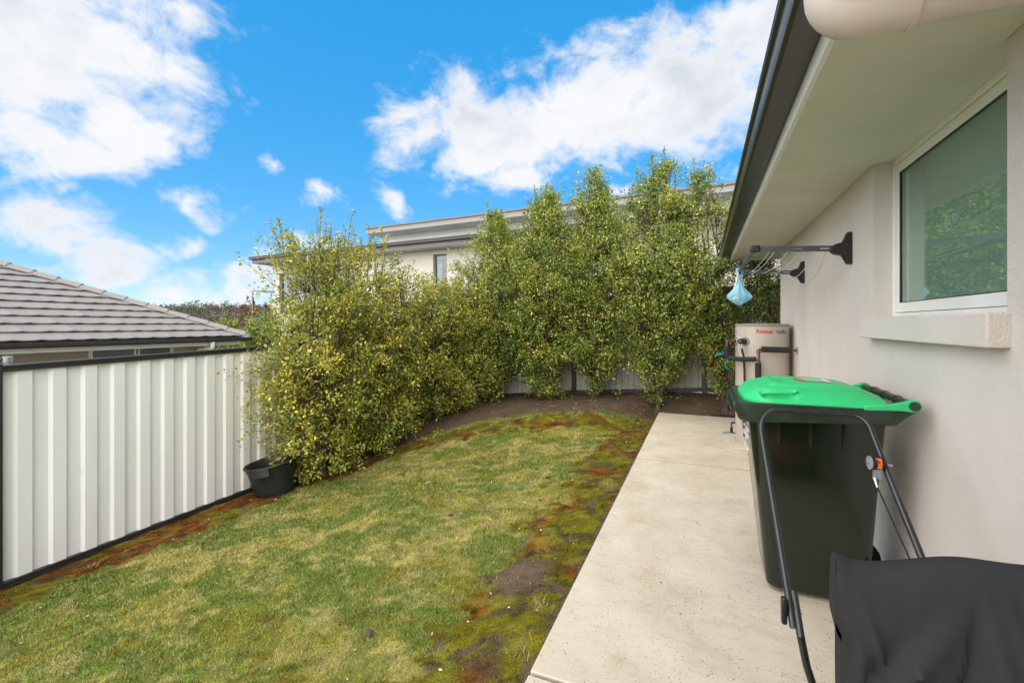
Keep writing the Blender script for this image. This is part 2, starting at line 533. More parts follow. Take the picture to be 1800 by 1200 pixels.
def patches(X, Y):
    """surface colour and cover weights of the lawn: colour, grass, moss, soil"""
    wx = X + .30 * (fbm(X * 2.4, Y * 2.4, 201, 4) - .5); wy = Y + .30 * (fbm(X * 2.4 + 9, Y * 2.4, 207, 4) - .5)
    f = lambda s, sx, sy, o=4: fbm(wx * sx, wy * sy, s, o)
    base = np.array([.325, .315, .052]); green = np.array([.165, .235, .038]); straw = np.array([.54, .465, .165])
    lime = np.array([.23, .235, .020]); rust = np.array([.150, .058, .008]); olive = np.array([.130, .118, .008]); soil = np.array([.115, .080, .052])
    mixc = lambda c, t, w: c + (np.asarray(t) - c) * w[..., None]
    c = np.broadcast_to(base, X.shape + (3,)).copy()
    c = mixc(c, straw, ss(.49, .66, f(11, 2.4, 2.9, 6)) * .52)
    c = mixc(c, green, ss(.46, .57, f(23, 2.2, 2.8, 6)) * .88)
    c = mixc(c, straw, ss(.54, .66, f(37, 7.0, 8.5, 5)) * .55)
    c = mixc(c, green * .85, ss(.53, .62, f(39, 7.0, 8.0, 4)) * .60)
    c = mixc(c, lime, ss(.63, .72, f(41, 2.6, 3.2, 5)) * .75)
    c = c * (.70 + .6 * f(43, 24, 26, 3))[..., None]
    mossn = f(53, 2.6, 3.0, 5)
    # moss along the path, along the fence, and as a broken strip along the bed
    wp = ss(-1.70, -.85, X) * (1 - ss(6.2, 7.6, Y)) * ss(.2, 1.4, Y) * .66 + ss(-1.3, -.7, X) * .14
    wf = (1 - ss(-4.85, -4.35, X + .45 * (f(61, 1.2, 1.2) - .5))) * (1 - ss(4.4, 5.2, Y)) * .75
    dy = Y - soil_edge(X)
    wb = np.exp(-((dy + .45) / .5) ** 2) * .60
    wgt = np.maximum(np.maximum(wp, wf), wb)
    brk = f(59, 9.0, 10.0, 4)
    moss = ss(.58, .70, mossn * .40 + brk * .42 + wgt * .60 + .0)
    moss = np.maximum(moss, ss(.70, .76, f(67, 3.4, 4.0, 4)) * .5)
    tone = ss(.42, .58, f(71, 3.3, 3.3, 5) + .08 * (wp > wf) - .10 * (wf > .1))
    mc = rust[None] * (1 - tone[..., None]) + olive[None] * tone[..., None]
    mc = mc * (.20 + 1.6 * f(73, 16, 16, 4))[..., None]
    mc = mixc(mc, soil * .6, ss(.55, .66, f(75, 8, 8, 4)) * .7)
    mc = mixc(mc, base * .7, ss(.60, .68, f(77, 6, 6, 4)) * .4)
    c = mixc(c, mc, moss)
    # bare soil: the bed, worn spots beside the path
    so_ = ss(-.10, .16, dy + .45 * (f(83, 1.6, 1.6) - .5))
    sp = ss(.66, .73, f(89, 3.2, 2.8, 4) * .6 + f(90, 11, 11, 3) * .4 + .03 * ss(-1.35, -.72, X) * (1 - ss(6.5, 7.5, Y))) * ss(-1.9, -1.1, X)
    sp = np.maximum(sp, (1 - ss(.7, 1.25, np.hypot((X + 1.04) / .17, (Y - 2.62) / .22) + .5 * (f(91, 6, 6) - .5))))
    sp = np.maximum(sp, ss(.55, .85, 1 - np.abs(X + .68) / .13 + .9 * (f(93, 6, 6) - .5)) * .8)
    dirt = np.clip(np.maximum(so_, sp), 0, 1)
    dc = soil[None] * (.7 + .6 * f(97, 9, 9, 4))[..., None]
    c = mixc(c, dc, dirt)
    # green moss film on the bed edge just past the slab
    film = np.exp(-((Y - 7.93) / .10) ** 2) * ss(-1.0, -.6, X) * ss(.4, .6, f(99, 3, 3))
    c = mixc(c, olive * .6, film * .8)
    return c, (1 - dirt) * (1 - moss), moss * (1 - dirt), dirt


nx, ny = 372, 470
gx = np.linspace(-5.45, 2.6, nx); gy = np.linspace(-1.5, 8.85, ny)
GX, GY = np.meshgrid(gx, gy)
pc, pg, pmoss, pd = patches(GX, GY)
GZ = G(GX, GY) + .020 * (fbm(GX * 3, GY * 3, 5, 4) - .5) + pmoss * .030 * (fbm(GX * 13, GY * 13, 6, 3) - .35) + pd * .030 * (fbm(GX * 11, GY * 11, 8, 4) - .6)
GZ = np.where(GX > -.72, np.minimum(GZ, np.where(GY < 7.9, -.045, 9)), GZ)
verts = np.stack([GX, GY, GZ], -1).reshape(-1, 3)
ii = (np.arange(ny - 1)[:, None] * nx + np.arange(nx - 1)[None]).ravel()
quads = np.stack([ii, ii + 1, ii + nx + 1, ii + nx], 1).ravel()
# bare part of the lawn colours a little darker than the blades over it
lawn = raw_mesh('lawn', verts, quads, 4, M['ground'], (pc * (.62 + .25 * np.maximum(pd, pmoss))[..., None]).reshape(-1, 3), smooth=True)
tag(lawn, kind='structure')

# grass blades
rng = np.random.default_rng(3)
N = 900000
X = rng.uniform(-5.18, -.67, N); Y = rng.uniform(.35, 8.0, N)
dist = np.hypot(X, Y)
keep = rng.random(N) < np.clip((2.6 / np.maximum(dist, 1.2)) ** 1.1, .22, 1)
az_ = np.degrees(np.arctan2(X, Y))
keep &= (az_ > -76) & (az_ < 30)
X, Y, dist = X[keep], Y[keep], dist[keep]
c, g, ms, dt = patches(X, Y)
r = rng.random(len(X))
iskind = rng.random(len(X)) < .9
keep = r < np.clip(g * 1.0 + ms * .85 + dt * .03, 0, 1)
X, Y, c, g, ms, dist = X[keep], Y[keep], c[keep], g[keep], ms[keep], dist[keep]
n = len(X)
tuft = fbm(X * 9, Y * 9, 111, 3)
L = (.012 + .020 * rng.random(n)) * (.55 + .95 * tuft) * np.where(ms > .5, .75, 1)
wd = (.0014 + .0018 * rng.random(n)) * np.clip(dist / 2.2, 1, 2.6)
ang = rng.uniform(0, 2 * np.pi, n)
lean = rng.uniform(.3, 1.35, n)
la = rng.uniform(0, 2 * np.pi, n)
p0 = np.stack([X, Y, G(X, Y) - .004 + .020 * (fbm(X * 3, Y * 3, 5, 4) - .5)], 1)
side = np.stack([np.cos(ang), np.sin(ang), np.zeros(n)], 1) * wd[:, None]
tip = p0 + np.stack([np.cos(la) * np.sin(lean), np.sin(la) * np.sin(lean), np.cos(lean)], 1) * L[:, None]
# dry tufts along the slab edge and a few in the lawn
tx = np.concatenate([rng.uniform(-.86, -.72, 7), rng.uniform(-4.9, -4.3, 8), rng.uniform(-4.2, -1.2, 16)])
ty = np.concatenate([np.array([1.55, 1.95, 2.05, 2.35, 3.1, 4.3, 5.6]), rng.uniform(1.9, 4.2, 8), rng.uniform(1.6, 6.5, 16)])
kb = 55
TX = np.repeat(tx, kb) + rng.normal(0, .03, len(tx) * kb); TY = np.repeat(ty, kb) + rng.normal(0, .03, len(tx) * kb)
ok = TX < -.68
TX, TY = TX[ok], TY[ok]; m = len(TX)
ta = rng.uniform(0, 2 * np.pi, m); tl_ = rng.uniform(.025, .065, m); tle = rng.uniform(.7, 1.45, m)
q0 = np.stack([TX, TY, G(TX, TY)], 1)
qs = np.stack([-np.sin(ta), np.cos(ta), 0 * ta], 1) * .0016
qt = q0 + np.stack([np.cos(ta) * np.sin(tle), np.sin(ta) * np.sin(tle), np.cos(tle)], 1) * tl_[:, None]
V = np.stack([p0 - side, p0 + side, tip], 1).reshape(-1, 3)
V2 = np.stack([q0 - qs, q0 + qs, qt], 1).reshape(-1, 3)
T2 = np.repeat(np.array([.42, .33, .18]) * rng.uniform(.5, 1.3, (m, 1)), 3, 0)
dry = rng.random(n)
clump = fbm(X * 30, Y * 30, 119, 2)
cc = c * ((.50 + 1.0 * rng.random(n) ** 1.4) * (.72 + .56 * clump))[:, None]
isdry = (dry < .13 + .16 * (c[:, 0] > .2)) & (ms < .4)
cc[isdry] = cc[isdry] * .30 + np.array([.52, .44, .24]) * .70 * (.6 + .6 * rng.random(isdry.sum()))[:, None]
T = np.repeat(cc, 3, 0)
V = np.concatenate([V, V2]); T = np.concatenate([T, T2])
gr = raw_mesh('grass', V, np.arange(len(V)), 3, M['grass'], T)
tag(gr, kind='stuff')

# fallen leaves, petals, grit
n = 2100
X = rng.uniform(-5.1, .9, n); Y = rng.uniform(.9, 8.6, n)
sd = soil_edge(X)
ok = (rng.random(n) < np.where(Y > sd - .5, .9, np.where((X < -4.4) | ((X > -1.5) & (X < -.68)), .40, .10))) & ((X < -.7) | (Y > 7.95))
X, Y = X[ok], Y[ok]; n = len(X)
a = rng.uniform(0, 6.28, n); sz = rng.uniform(.005, .013, n) * np.where(Y > 6, 1.3, 1)
P = np.stack([X, Y, G(X, Y) + .016], 1)
u = np.stack([np.cos(a), np.sin(a), rng.uniform(-.3, .5, n)], 1) * sz[:, None]
v = np.stack([-np.sin(a), np.cos(a), rng.uniform(-.3, .5, n)], 1) * sz[:, None] * .55
V = np.stack([P - u, P + v, P + u, P - v], 1).reshape(-1, 3)
pal = np.array([[.62, .58, .48], [.45, .40, .14], [.40, .30, .10], [.16, .11, .06], [.34, .36, .10]])
T = np.repeat(pal[rng.choice(5, n, p=[.30, .24, .14, .20, .12])], 4, 0)
m = 110
X2 = rng.uniform(-.64, .30, m); Y2 = rng.uniform(1.2, 7.7, m); a2 = rng.uniform(0, 6.28, m); s2 = rng.uniform(.003, .011, m)
P2 = np.stack([X2, Y2, np.full(m, .005)], 1)
u2 = np.stack([np.cos(a2), np.sin(a2), rng.uniform(-.1, .3, m)], 1) * s2[:, None]
v2 = np.stack([-np.sin(a2), np.cos(a2), rng.uniform(-.1, .3, m)], 1) * s2[:, None] * rng.uniform(.15, .5, (m, 1))
V = np.concatenate([V, np.stack([P2 - u2, P2 + v2, P2 + u2, P2 - v2], 1).reshape(-1, 3)])
T = np.concatenate([T, np.repeat(pal[rng.choice(5, m, p=[.05, .10, .2, .55, .10])] * .7, 4, 0)])
n += m
tag(raw_mesh('leaf_litter', V, np.arange(n * 4), 4, M['litter'], T), kind='stuff')

# a few dark dirt clods on the lawn
clods = MB()
for x, y, s in ((-1.62, 1.93, .020), (-1.0, 2.0, .014), (-2.05, 3.5, .016), (-1.5, 4.55, .016), (-1.36, 3.9, .013), (-2.3, 4.1, .012), (-2.75, 4.35, .022), (-1.75, 4.9, .012), (-1.2, 1.45, .014)):
    z = g1(x, y) + .012
    pts = []
    for k in range(3):
        for q in range(7):
            t = 6.283 * q / 7
            rr = s * (1.0, 1.15, .45)[k] * random.uniform(.7, 1.3)
            pts.append((x + rr * math.cos(t) * 1.3, y + rr * math.sin(t), z + s * (-.5, .1, .8)[k]))
    clods.add(pts, [(k * 7 + q, k * 7 + (q + 1) % 7, (k + 1) * 7 + (q + 1) % 7, (k + 1) * 7 + q) for k in range(2) for q in range(7)] + [tuple(range(14, 21))])
tag(clods.build('dirt_clods', pm('clod', (.06, .045, .032), .95, var=.3, vscale=40)), kind='stuff')

# ------------------------------------------------------------------ far ground and hill
def far_ground(i, j):
    return None


gr_ = 60
xs = np.sign(np.linspace(-1, 1, gr_)) * np.abs(np.linspace(-1, 1, gr_)) ** 2.4 * 900
XX, YY = np.meshgrid(xs, xs)
RR = np.hypot(XX, YY)
ZZ = -1.35 - .9 * ss(6, 60, RR) - 3 * ss(60, 300, RR)
AZ = np.degrees(np.arctan2(XX, YY))
hillm = ss(150, 330, RR) * (1 - ss(480, 800, RR)) * np.exp(-((AZ + 58) / 34) ** 2)
ZZ = ZZ + hillm * 0
verts = np.stack([XX, YY, ZZ], -1).reshape(-1, 3)
ii = (np.arange(gr_ - 1)[:, None] * gr_ + np.arange(gr_ - 1)[None]).ravel()
tag(raw_mesh('ground', verts, np.stack([ii, ii + 1, ii + gr_ + 1, ii + gr_], 1).ravel(), 4, M['earth'], smooth=True), kind='structure')


def hill_z(az_deg):
    return np.interp(az_deg, [-100, -75, -66, -61, -57, -54, -50, -30, 0], [5, 7.5, 9, 10.5, 11.5, 12.5, 13, 13, 8])


azs = np.linspace(-100, -5, 96)
prof = [(250, -4.0), (280, .45), (310, .85), (345, 1.0), (420, .6), (520, -4.0)]
vv = []
for d_, k_ in prof:
    for a_ in azs:
        h = (hill_z(a_) - 2.6 + 1.2 * (vnoise([a_ * .4], [d_ * .02], seed=3)[0] - .5)) * max(k_, 0) - (4.5 if k_ < 0 else 0)
        vv.append((d_ * math.sin(R(a_)), d_ * math.cos(R(a_)), h))
nn = len(azs)
fl = np.array([(i * nn + j, i * nn + j + 1, (i + 1) * nn + j + 1, (i + 1) * nn + j) for i in range(len(prof) - 1) for j in range(nn - 1)]).ravel()
tag(raw_mesh('hill', vv, fl, 4, pm('hill soil', (.15, .135, .12), .95, spec=.1, var=.3, vscale=.05), smooth=True), kind='structure')
# woodland on the hill, one mass
rg = np.random.default_rng(11)
n = 3600
a_ = rg.uniform(-84, -30, n); d_ = rg.uniform(252, 352, n)
kk = np.interp(d_, [250, 280, 310, 345, 420], [0, .45, .85, 1.0, .6])
zc = (hill_z(a_) - 2.6) * kk
hh = rg.uniform(1.6, 6.5, n) * (.6 + .8 * vnoise(a_ * .8, d_ * .03, seed=8)); wd = rg.uniform(1.5, 3.2, n)
NV = 40
base = np.stack([d_ * np.sin(np.radians(a_)), d_ * np.cos(np.radians(a_)), zc], 1)
dirs = rg.normal(size=(n, NV, 3)); dirs /= np.linalg.norm(dirs, axis=2, keepdims=True)
rad = rg.uniform(.4, 1.0, (n, NV, 1))
cen = base[:, None] + dirs * rad * np.stack([wd, wd, hh * .5], 1)[:, None] + np.array([0, 0, 1.0]) * (hh * .5)[:, None, None]
sz = rg.uniform(.25, .6, (n, NV, 1))
o1 = rg.normal(size=(n, NV, 3)) * sz; o2 = rg.normal(size=(n, NV, 3)) * sz
V = np.stack([cen - o1 * .5, cen + o1 * .5, cen + o2], 2).reshape(-1, 3)
pal = np.array([[.125, .12, .095], [.15, .135, .11], [.10, .115, .07], [.18, .165, .13], [.17, .125, .09]])
ct = pal[rg.choice(5, n, p=[.33, .25, .2, .17, .05])][:, None] * rg.uniform(.75, 1.25, (n, NV, 1))
tag(raw_mesh('woodland', V, np.arange(n * NV * 3), 3, M['bush'], np.repeat(ct.reshape(-1, 3), 3, 0)), kind='stuff')

# ------------------------------------------------------------------ concrete path
path = bpy.data.objects.new('concrete_path', None); COL.objects.link(path); path.location = (-.667, 1.78, 0)
tag(path, kind='structure')
for y0, y1 in ((-2.6, 1.770), (1.790, 5.087), (5.112, 7.86)):
    b = MB().box(-.667, .966, y0, y1, -.14, 0)
    b.build('slab', M['concrete'], path, bevel=.006)
b = MB().box(-.66, .96, 1.7710, 1.7890, -.13, -.018).box(-.66, .96, 5.0875, 5.1115, -.13, -.007)
b.build('joint_filler', pm('joint', (.05, .036, .024), .9, var=.3, vscale=30), path)

# ------------------------------------------------------------------ own house
WX = .97
SOF = 2.433
house = thing('house', 'beige rendered house with deep eave and dark gutter beside the path', 'house', (WX, 3.4, 0))
b = MB()
b.box(WX, 1.25, 3.44, 7.07, -.2, SOF + .25)
b.box(WX, 1.25, 2.11, 3.44, -.2, 1.44)
b.box(WX, 1.25, -2.6, 2.11, -.2, SOF + .25)
b.box(1.25, 7.0, 6.82, 7.07, -.2, SOF + .25)
b.build('wall', M['render'], house)
# sill moulding
b = MB().box(.905, 1.10, 2.085, 3.47, 1.368, 1.493)
sill = b.build('window_sill', M['render'], house, bevel=.006)
# window: outer frame, sash, pane, blind
FX = 1.062
win = MB()
y0, y1, z0, z1 = 2.11, 3.44, 1.495, SOF
win.box(FX, FX + .10, y0, y1, z0, z0 + .022)
win.box(FX, FX + .10, y0, y1, z1 - .028, z1)
win.box(FX, FX + .10, y1 - .022, y1, z0 + .022, z1 - .028)
win.box(FX, FX + .10, y0, y0 + .022, z0 + .022, z1 - .028)
window = win.build('window', M['frame'], house, bevel=.002)
s = MB()
sx = FX + .012
a0, a1, c0, c1 = y0 + .024, y1 - .024, z0 + .026, z1 - .032
s.box(sx, sx + .05, a0, a1, c0, c0 + .055)
s.box(sx, sx + .05, a0, a1, c1 - .05, c1)
s.box(sx, sx + .05, a1 - .038, a1, c0 + .055, c1 - .05)
s.box(sx, sx + .05, a0, a0 + .038, c0 + .055, c1 - .05)
s.build('sash', M['frame'], window, bevel=.002)
s = MB()
s.box(sx + .004, sx + .016, a0 + .038, a0 + .043, c0 + .055, c1 - .05)
s.box(sx + .004, sx + .016, a1 - .043, a1 - .038, c0 + .055, c1 - .05)
s.box(sx + .004, sx + .016, a0 + .043, a1 - .043, c0 + .055, c0 + .060)
s.box(sx + .004, sx + .016, a0 + .043, a1 - .043, c1 - .055, c1 - .05)
s.build('gasket', M['black'], window)
s = MB().box(sx + .018, sx + .023, a0 + .04, a1 - .04, c0 + .057, c1 - .052)
s.build('pane', M['pane'], window)
s = MB().box(sx + .048, sx + .052, a0 + .038, a1 - .038, c0 + .055, c1 - .05)
s.build('blind', M['blind'], window)
MB().box(WX - .0025, 1.249, 2.112, 3.438, SOF, SOF + .24).build('window_head', M['soffit'], house)
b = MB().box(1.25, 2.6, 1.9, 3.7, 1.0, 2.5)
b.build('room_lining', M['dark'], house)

# soffit sheets, fascia, gutter, roof
EV = 7.76
for p, q in ((-2.6, -.855), (-.85, 1.545), (1.55, 3.947), (3.95, 6.347), (6.35, EV)):
    MB().box(.468, WX - .003 if q < 7.1 else WX - .003, p, q - .003, SOF, SOF + .008).build('soffit_panel', M['soffit'], house)
MB().box(WX - .003, 7, 7.073, EV, SOF, SOF + .008).build('soffit_panel', M['soffit'], house)
MB().box(.420, .468, -2.6, EV - .003, SOF - .004, SOF + .010).build('soffit_trim', M['soffit'], house)
b = MB()
b.box(.398, .420, -2.6, EV + .02, SOF - .012, SOF + .20)
b.box(.420, 7.0, EV, EV + .02, SOF - .012, SOF + .20)
b.build('fascia', M['white'], house, bevel=.003)
zg = 1.45
prof = [(.262, 1.166), (.250, 1.160), (.246, 1.148), (.252, 1.136), (.266, 1.130), (.268, 1.075), (.276, 1.056), (.292, 1.048), (.394, 1.048), (.394, 1.190), (.388, 1.190), (.388, 1.056), (.296, 1.056), (.280, 1.066), (.276, 1.150), (.270, 1.166)]
prof = [(x, z + zg) for x, z in prof]
b = MB().prism(prof, 1, -2.6, 7.90)
gut = b.build('gutter', M['gutter'], house, smooth=25)
# stop end and the return along the back eave
b = MB().prism([(7.90, 1.048 + zg), (7.90, 1.166 + zg), (7.885, 1.18 + zg), (7.782, 1.19 + zg), (7.782, 1.048 + zg)], 0, .268, 7.0)
b.build('back_gutter', M['gutter'], house)
b = MB().box(.262, 7.0, 7.9, 7.904, 1.05 + zg, 1.16 + zg)
sl_ = math.tan(R(22))
b = MB()
b.add([(.30, -2.6, 2.63), (.30, 7.87, 2.63), (4.2, 4.0, 2.63 + 3.9 * sl_), (4.2, -2.6, 2.63 + 3.9 * sl_), (7.0, 7.87, 2.63), (7.0, 4.0, 2.63 + 3.9 * sl_)],
      [(0, 1, 2, 3), (1, 4, 5, 2)])
b.build('roof', M['tile'], house)
# downpipe offset: outlet, elbow, horizontal run to the wall, elbow down
pts = [(.318, 1.48, 2.50), (.318, 1.48, 2.350)]
for k in range(1, 8):
    t = k / 7 * math.pi / 2
    pts.append((.318 + .075 * (1 - math.cos(t)), 1.48, 2.350 - .075 * math.sin(t)))
pts += [(.50, 1.48, 2.275)]
dp = MB().tube(pts, .0585, 24)
dp = dp.build('downpipe', M['pipe'], house, smooth=True)
MB().tube([(.465, 1.48, 2.275), (.50, 1.48, 2.275), (.875, 1.48, 2.275)], .0525, 24).build('pipe_run', M['pipe'], dp, smooth=True)
MB().tube([(.488, 1.48, 2.275), (.503, 1.48, 2.275)], .0605, 24).build('collar', M['pipe'], dp, smooth=True)
MB().box(.445, .478, 1.4170, 1.4230, 2.29, 2.32).build('seam', M['whitep'], dp)
pts = [(.85, 1.48, 2.275), (.88, 1.48, 2.275), (.905, 1.48, 2.265), (.917, 1.48, 2.235), (.917, 1.48, .1)]
MB().tube(pts, .0500, 20).build('drop_pipe', M['pipe'], dp, smooth=True)

# ------------------------------------------------------------------ left and back fences
def zb(y): return g1(-5.2, y) + .012


FXL = -5.24
lf = thing('steel_fence', 'off white ribbed steel fence with charcoal rails beside the lawn', 'fence', (FXL, 1.78, zb(1.78)))
PIT = .2235
for k in range(-5, 8):
    ya = 1.773 + k * 4 * PIT
    yb_ = ya + 4 * PIT
    if ya > 8.5: break
    pl = []
    for q in range(4):
        y_ = ya + q * PIT
        pl += [(-.020, y_ + .002), (-.020, y_ + .100), (0, y_ + .124), (0, y_ + .2145)]
    pl += [(-.020, yb_ + .002), (-.020, yb_ + .02)]
    pl = [(x, y) for x, y in pl if y < 8.68]
    off_ = .0 if k % 2 else .0022
    vs_, fs_ = [], []
    for x, y in pl:
        vs_ += [(FXL + x + off_, y, zb(y) + .03), (FXL + x + off_, y, zb(y) + 1.78), (FXL + x + off_ - .0012, y, zb(y) + 1.78), (FXL + x + off_ - .0012, y, zb(y) + .03)]
    for i in range(len(pl) - 1):
        a_, c_ = i * 4, i * 4 + 4
        fs_ += [(a_, c_, c_ + 1, a_ + 1), (a_ + 1, c_ + 1, c_ + 2, a_ + 2), (a_ + 2, c_ + 2, c_ + 3, a_ + 3), (a_ + 3, c_ + 3, c_, a_)]
    MB().add(vs_, fs_).build('fence_sheet', M['fence'], lf)
posts = [-2.985, -.605, 1.775, 4.66, 6.80, 8.66]
for i, y in enumerate(posts):
    MB().box(FXL - .045, FXL + .022, y - .03, y + .03, zb(y) - .06, zb(y) + 1.815).build('post', M['char'], lf, bevel=.004)
for i in range(len(posts) - 1):
    ya, yb_ = posts[i] + .031, posts[i + 1] - .031
    segs = [ya + (yb_ - ya) * t / 6 for t in range(7)]
    for nm, lo, hi in (('top_rail', 1.752, 1.806), ('bottom_rail', -.012, .045)):
        m_ = MB()
        for ring in range(7):
            y = segs[ring]; z = zb(y)
            pr = [(-.045, lo), (.018, lo), (.018, lo + .018), (.013, lo + .021), (.013, lo + .031), (.018, lo + .034), (.018, hi - .004), (.012, hi), (-.045, hi)]
            m_.v += [(FXL + p[0], y, z + p[1]) for p in pr]
        npf = 9
        for ring in range(6):
            for q in range(npf):
                m_.f.append((ring * npf + q, ring * npf + (q + 1) % npf, (ring + 1) * npf + (q + 1) % npf, (ring + 1) * npf + q)); m_.k.append(0)
        m_.f += [tuple(range(npf)), tuple(range(6 * npf, 7 * npf))]; m_.k += [0, 0]
        m_.build(nm, M['char'], lf)

FYB = 8.72
def zb2(x): return float(np.interp(x, [-5.3, -4, -2.4, 0, 3], [-.20, -.06, .11, .29, .33]))


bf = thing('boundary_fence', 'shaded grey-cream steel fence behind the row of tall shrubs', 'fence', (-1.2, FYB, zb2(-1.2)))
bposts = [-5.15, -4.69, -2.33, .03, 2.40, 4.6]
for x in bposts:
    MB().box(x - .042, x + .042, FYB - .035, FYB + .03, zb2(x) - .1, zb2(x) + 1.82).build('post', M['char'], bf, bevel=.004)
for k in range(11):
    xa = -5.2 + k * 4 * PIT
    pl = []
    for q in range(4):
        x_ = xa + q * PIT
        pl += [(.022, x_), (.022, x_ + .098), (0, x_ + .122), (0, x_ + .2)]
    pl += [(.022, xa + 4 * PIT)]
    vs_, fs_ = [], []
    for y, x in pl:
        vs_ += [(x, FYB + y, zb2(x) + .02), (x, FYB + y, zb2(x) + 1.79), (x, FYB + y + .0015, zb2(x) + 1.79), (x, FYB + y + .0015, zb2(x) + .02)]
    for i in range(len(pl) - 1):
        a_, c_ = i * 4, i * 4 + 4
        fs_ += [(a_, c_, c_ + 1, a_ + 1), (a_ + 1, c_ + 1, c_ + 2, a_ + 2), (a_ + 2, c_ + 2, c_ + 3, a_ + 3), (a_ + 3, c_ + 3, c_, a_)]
    MB().add(vs_, fs_).build('fence_sheet', M['fence_shade'], bf)
for i in range(len(bposts) - 1):
    xa, xb = bposts[i] + .043, bposts[i + 1] - .043
    for nm, lo, hi in (('top_rail', 1.765, 1.812), ('bottom_rail', -.03, .045)):
        MB().add([(x, y, zb2(x) + z) for x in (xa, xb) for y, z in ((FYB - .024, lo), (FYB + .05, lo), (FYB + .05, hi), (FYB - .024, hi))],
                 [(0, 1, 2, 3), (4, 7, 6, 5), (0, 4, 5, 1), (1, 5, 6, 2), (2, 6, 7, 3), (3, 7, 4, 0)]).build(nm, M['char'], bf)

# grey pipe with clamp just behind the left fence
pp = thing('vent_pipe', 'grey clamped pipe end poking above the left fence', 'pipe', (-5.5, 1.93, -.9))
MB().tube([(-5.5, 1.93, -.9), (-5.5, 1.93, 1.135)], .026, 14).build('pipe', M['grey'], pp, smooth=True)
MB().tube([(-5.5, 1.93, 1.125), (-5.5, 1.93, 1.175)], .034, 16).build('clamp', pm('grey cap', (.34, .35, .38), .45, var=.1), pp, smooth=True)
MB().box(-5.468, -5.458, 1.915, 1.935, 1.158, 1.168).box(-5.468, -5.458, 1.915, 1.935, 1.138, 1.148).build('bolt', M['steel'], pp)
MB().tube([(-5.5, 1.90, 1.165), (-5.5, 1.86, 1.10), (-5.5, 1.86, .9)], .010, 8).build('stay', M['black'], pp, smooth=True)

# ------------------------------------------------------------------ neighbour's house on the left
NX = -10.0
nb = thing('tiled_house', 'low house with grey-brown tiled hip roof behind the left fence', 'house', (NX - .5, 4.0, -1.3))
zt = 1.15
CY = 7.53
MB().box(NX - 8, NX - .5, -2, 6.78, -1.4, .99).build('wall', M['nwall'], nb)
for ya, yb_ in ((4.80, 5.47), (5.57, 6.14)):
    f = MB()
    f.box(NX - .53, NX - .47, ya - .06, yb_ + .06, .96, .99)
    f.box(NX - .53, NX - .47, ya - .06, ya, -.1, .96)
    f.box(NX - .53, NX - .47, yb_, yb_ + .06, -.1, .96)
    f.box(NX - .53, NX - .47, ya, yb_, -.16, -.1)
    fo = f.build('window', M['white'], nb)
    MB().box(NX - .497, NX - .490, ya, yb_, -.1, .96).build('pane', pm('dim glass', (.045, .06, .058), .12, spec=.6, var=.2, vscale=3), fo)
MB().box(NX - .5, NX - .04, -2, CY - .04, .993, 1.003).build('soffit', M['soffit'], nb)
MB().box(NX - 8, NX - .5, 6.784, CY - .04, .993, 1.003).build('soffit', M['soffit'], nb)
MB().box(NX - .04, NX - .015, -2, CY - .2, .985, 1.15).box(NX - 8, NX - .045, CY - .225, CY - .2, .985, 1.15).build('fascia', M['white'], nb)
MB().prism([(NX - .012, zt - .085), (NX + .09, zt - .085), (NX + .105, zt - .06), (NX + .105, zt + .0), (NX + .095, zt + .006), (NX + .09, zt - .07), (NX - .012, zt - .07)], 1, -2, CY + .09).build('gutter', M['char'], nb)
MB().box(NX - 8, NX - .014, CY - .19, CY + .088, zt - .08, zt - .004).build('gutter', M['char'], nb)
pts = [(NX + .045, 6.70, zt - .08), (NX + .045, 6.70, .98)]
for k in range(1, 6):
    t = k / 5 * math.pi / 2
    pts.append((NX + .045 - .07 * (1 - math.cos(t)), 6.70, .98 - .07 * math.sin(t)))
pts += [(NX - .38, 6.70, .90), (NX - .43, 6.70, .87), (NX - .445, 6.70, .82), (NX - .445, 6.70, -1.3)]
MB().tube(pts, .045, 14).build('downpipe', M['white'], nb, smooth=True)
# roof: deck planes, one tile per piece on the slope that faces us
TAN = .482
HR = 4.6
TH = math.atan(TAN)
rf = MB()
x0, xr = NX + .03, NX - HR
rf.add([(x0, -2, zt - .02), (x0, CY, zt - .02), (xr, CY - HR, zt - .02 + HR * TAN), (xr, -2, zt - .02 + HR * TAN), (NX - 2 * HR, CY, zt - .02)],
       [(0, 1, 2, 3), (1, 4, 2)])
roof = rf.build('roof', M['mortar'], nb)
GA = .319                        # exposed length of a course up the slope
TW = .33
tl = MB()
nseg = 6
vs_ = []
for j in range(nseg + 1):
    y = TW * j / nseg - .0015 * (1 if j == nseg else 0)
    sag = .010 * math.cos(2 * math.pi * j / nseg) + .004 * math.cos(4 * math.pi * j / nseg)
    for (l, h) in ((.05, .014), (0, .026), (0, .046), (GA + .06, .004)):
        # local: along slope l, normal offset h
        hh_ = h + sag * (1 - l / (GA + .06)) * .7
        vs_.append((-l * math.cos(TH) - hh_ * -math.sin(TH), y, l * math.sin(TH) + hh_ * math.cos(TH)))
fs_ = []
for j in range(nseg):
    a_, c_ = j * 4, j * 4 + 4
    fs_ += [(a_, c_, c_ + 1, a_ + 1), (a_ + 1, c_ + 1, c_ + 2, a_ + 2), (a_ + 2, c_ + 2, c_ + 3, a_ + 3)]
fs_ += [(0, 1, 2, 3), (nseg * 4, nseg * 4 + 3, nseg * 4 + 2, nseg * 4 + 1)]
tl.add(vs_, fs_)
protos = []
for mk in ('tile', 'tileb', 'tilec'):
    t_ = MB(); t_.add(tl.v, tl.f)
    o = t_.build('tile', M[mk], None, smooth=50)
    protos.append(o.data); bpy.data.objects.remove(o)
orgr = wloc(roof)
rr = random.Random(5)
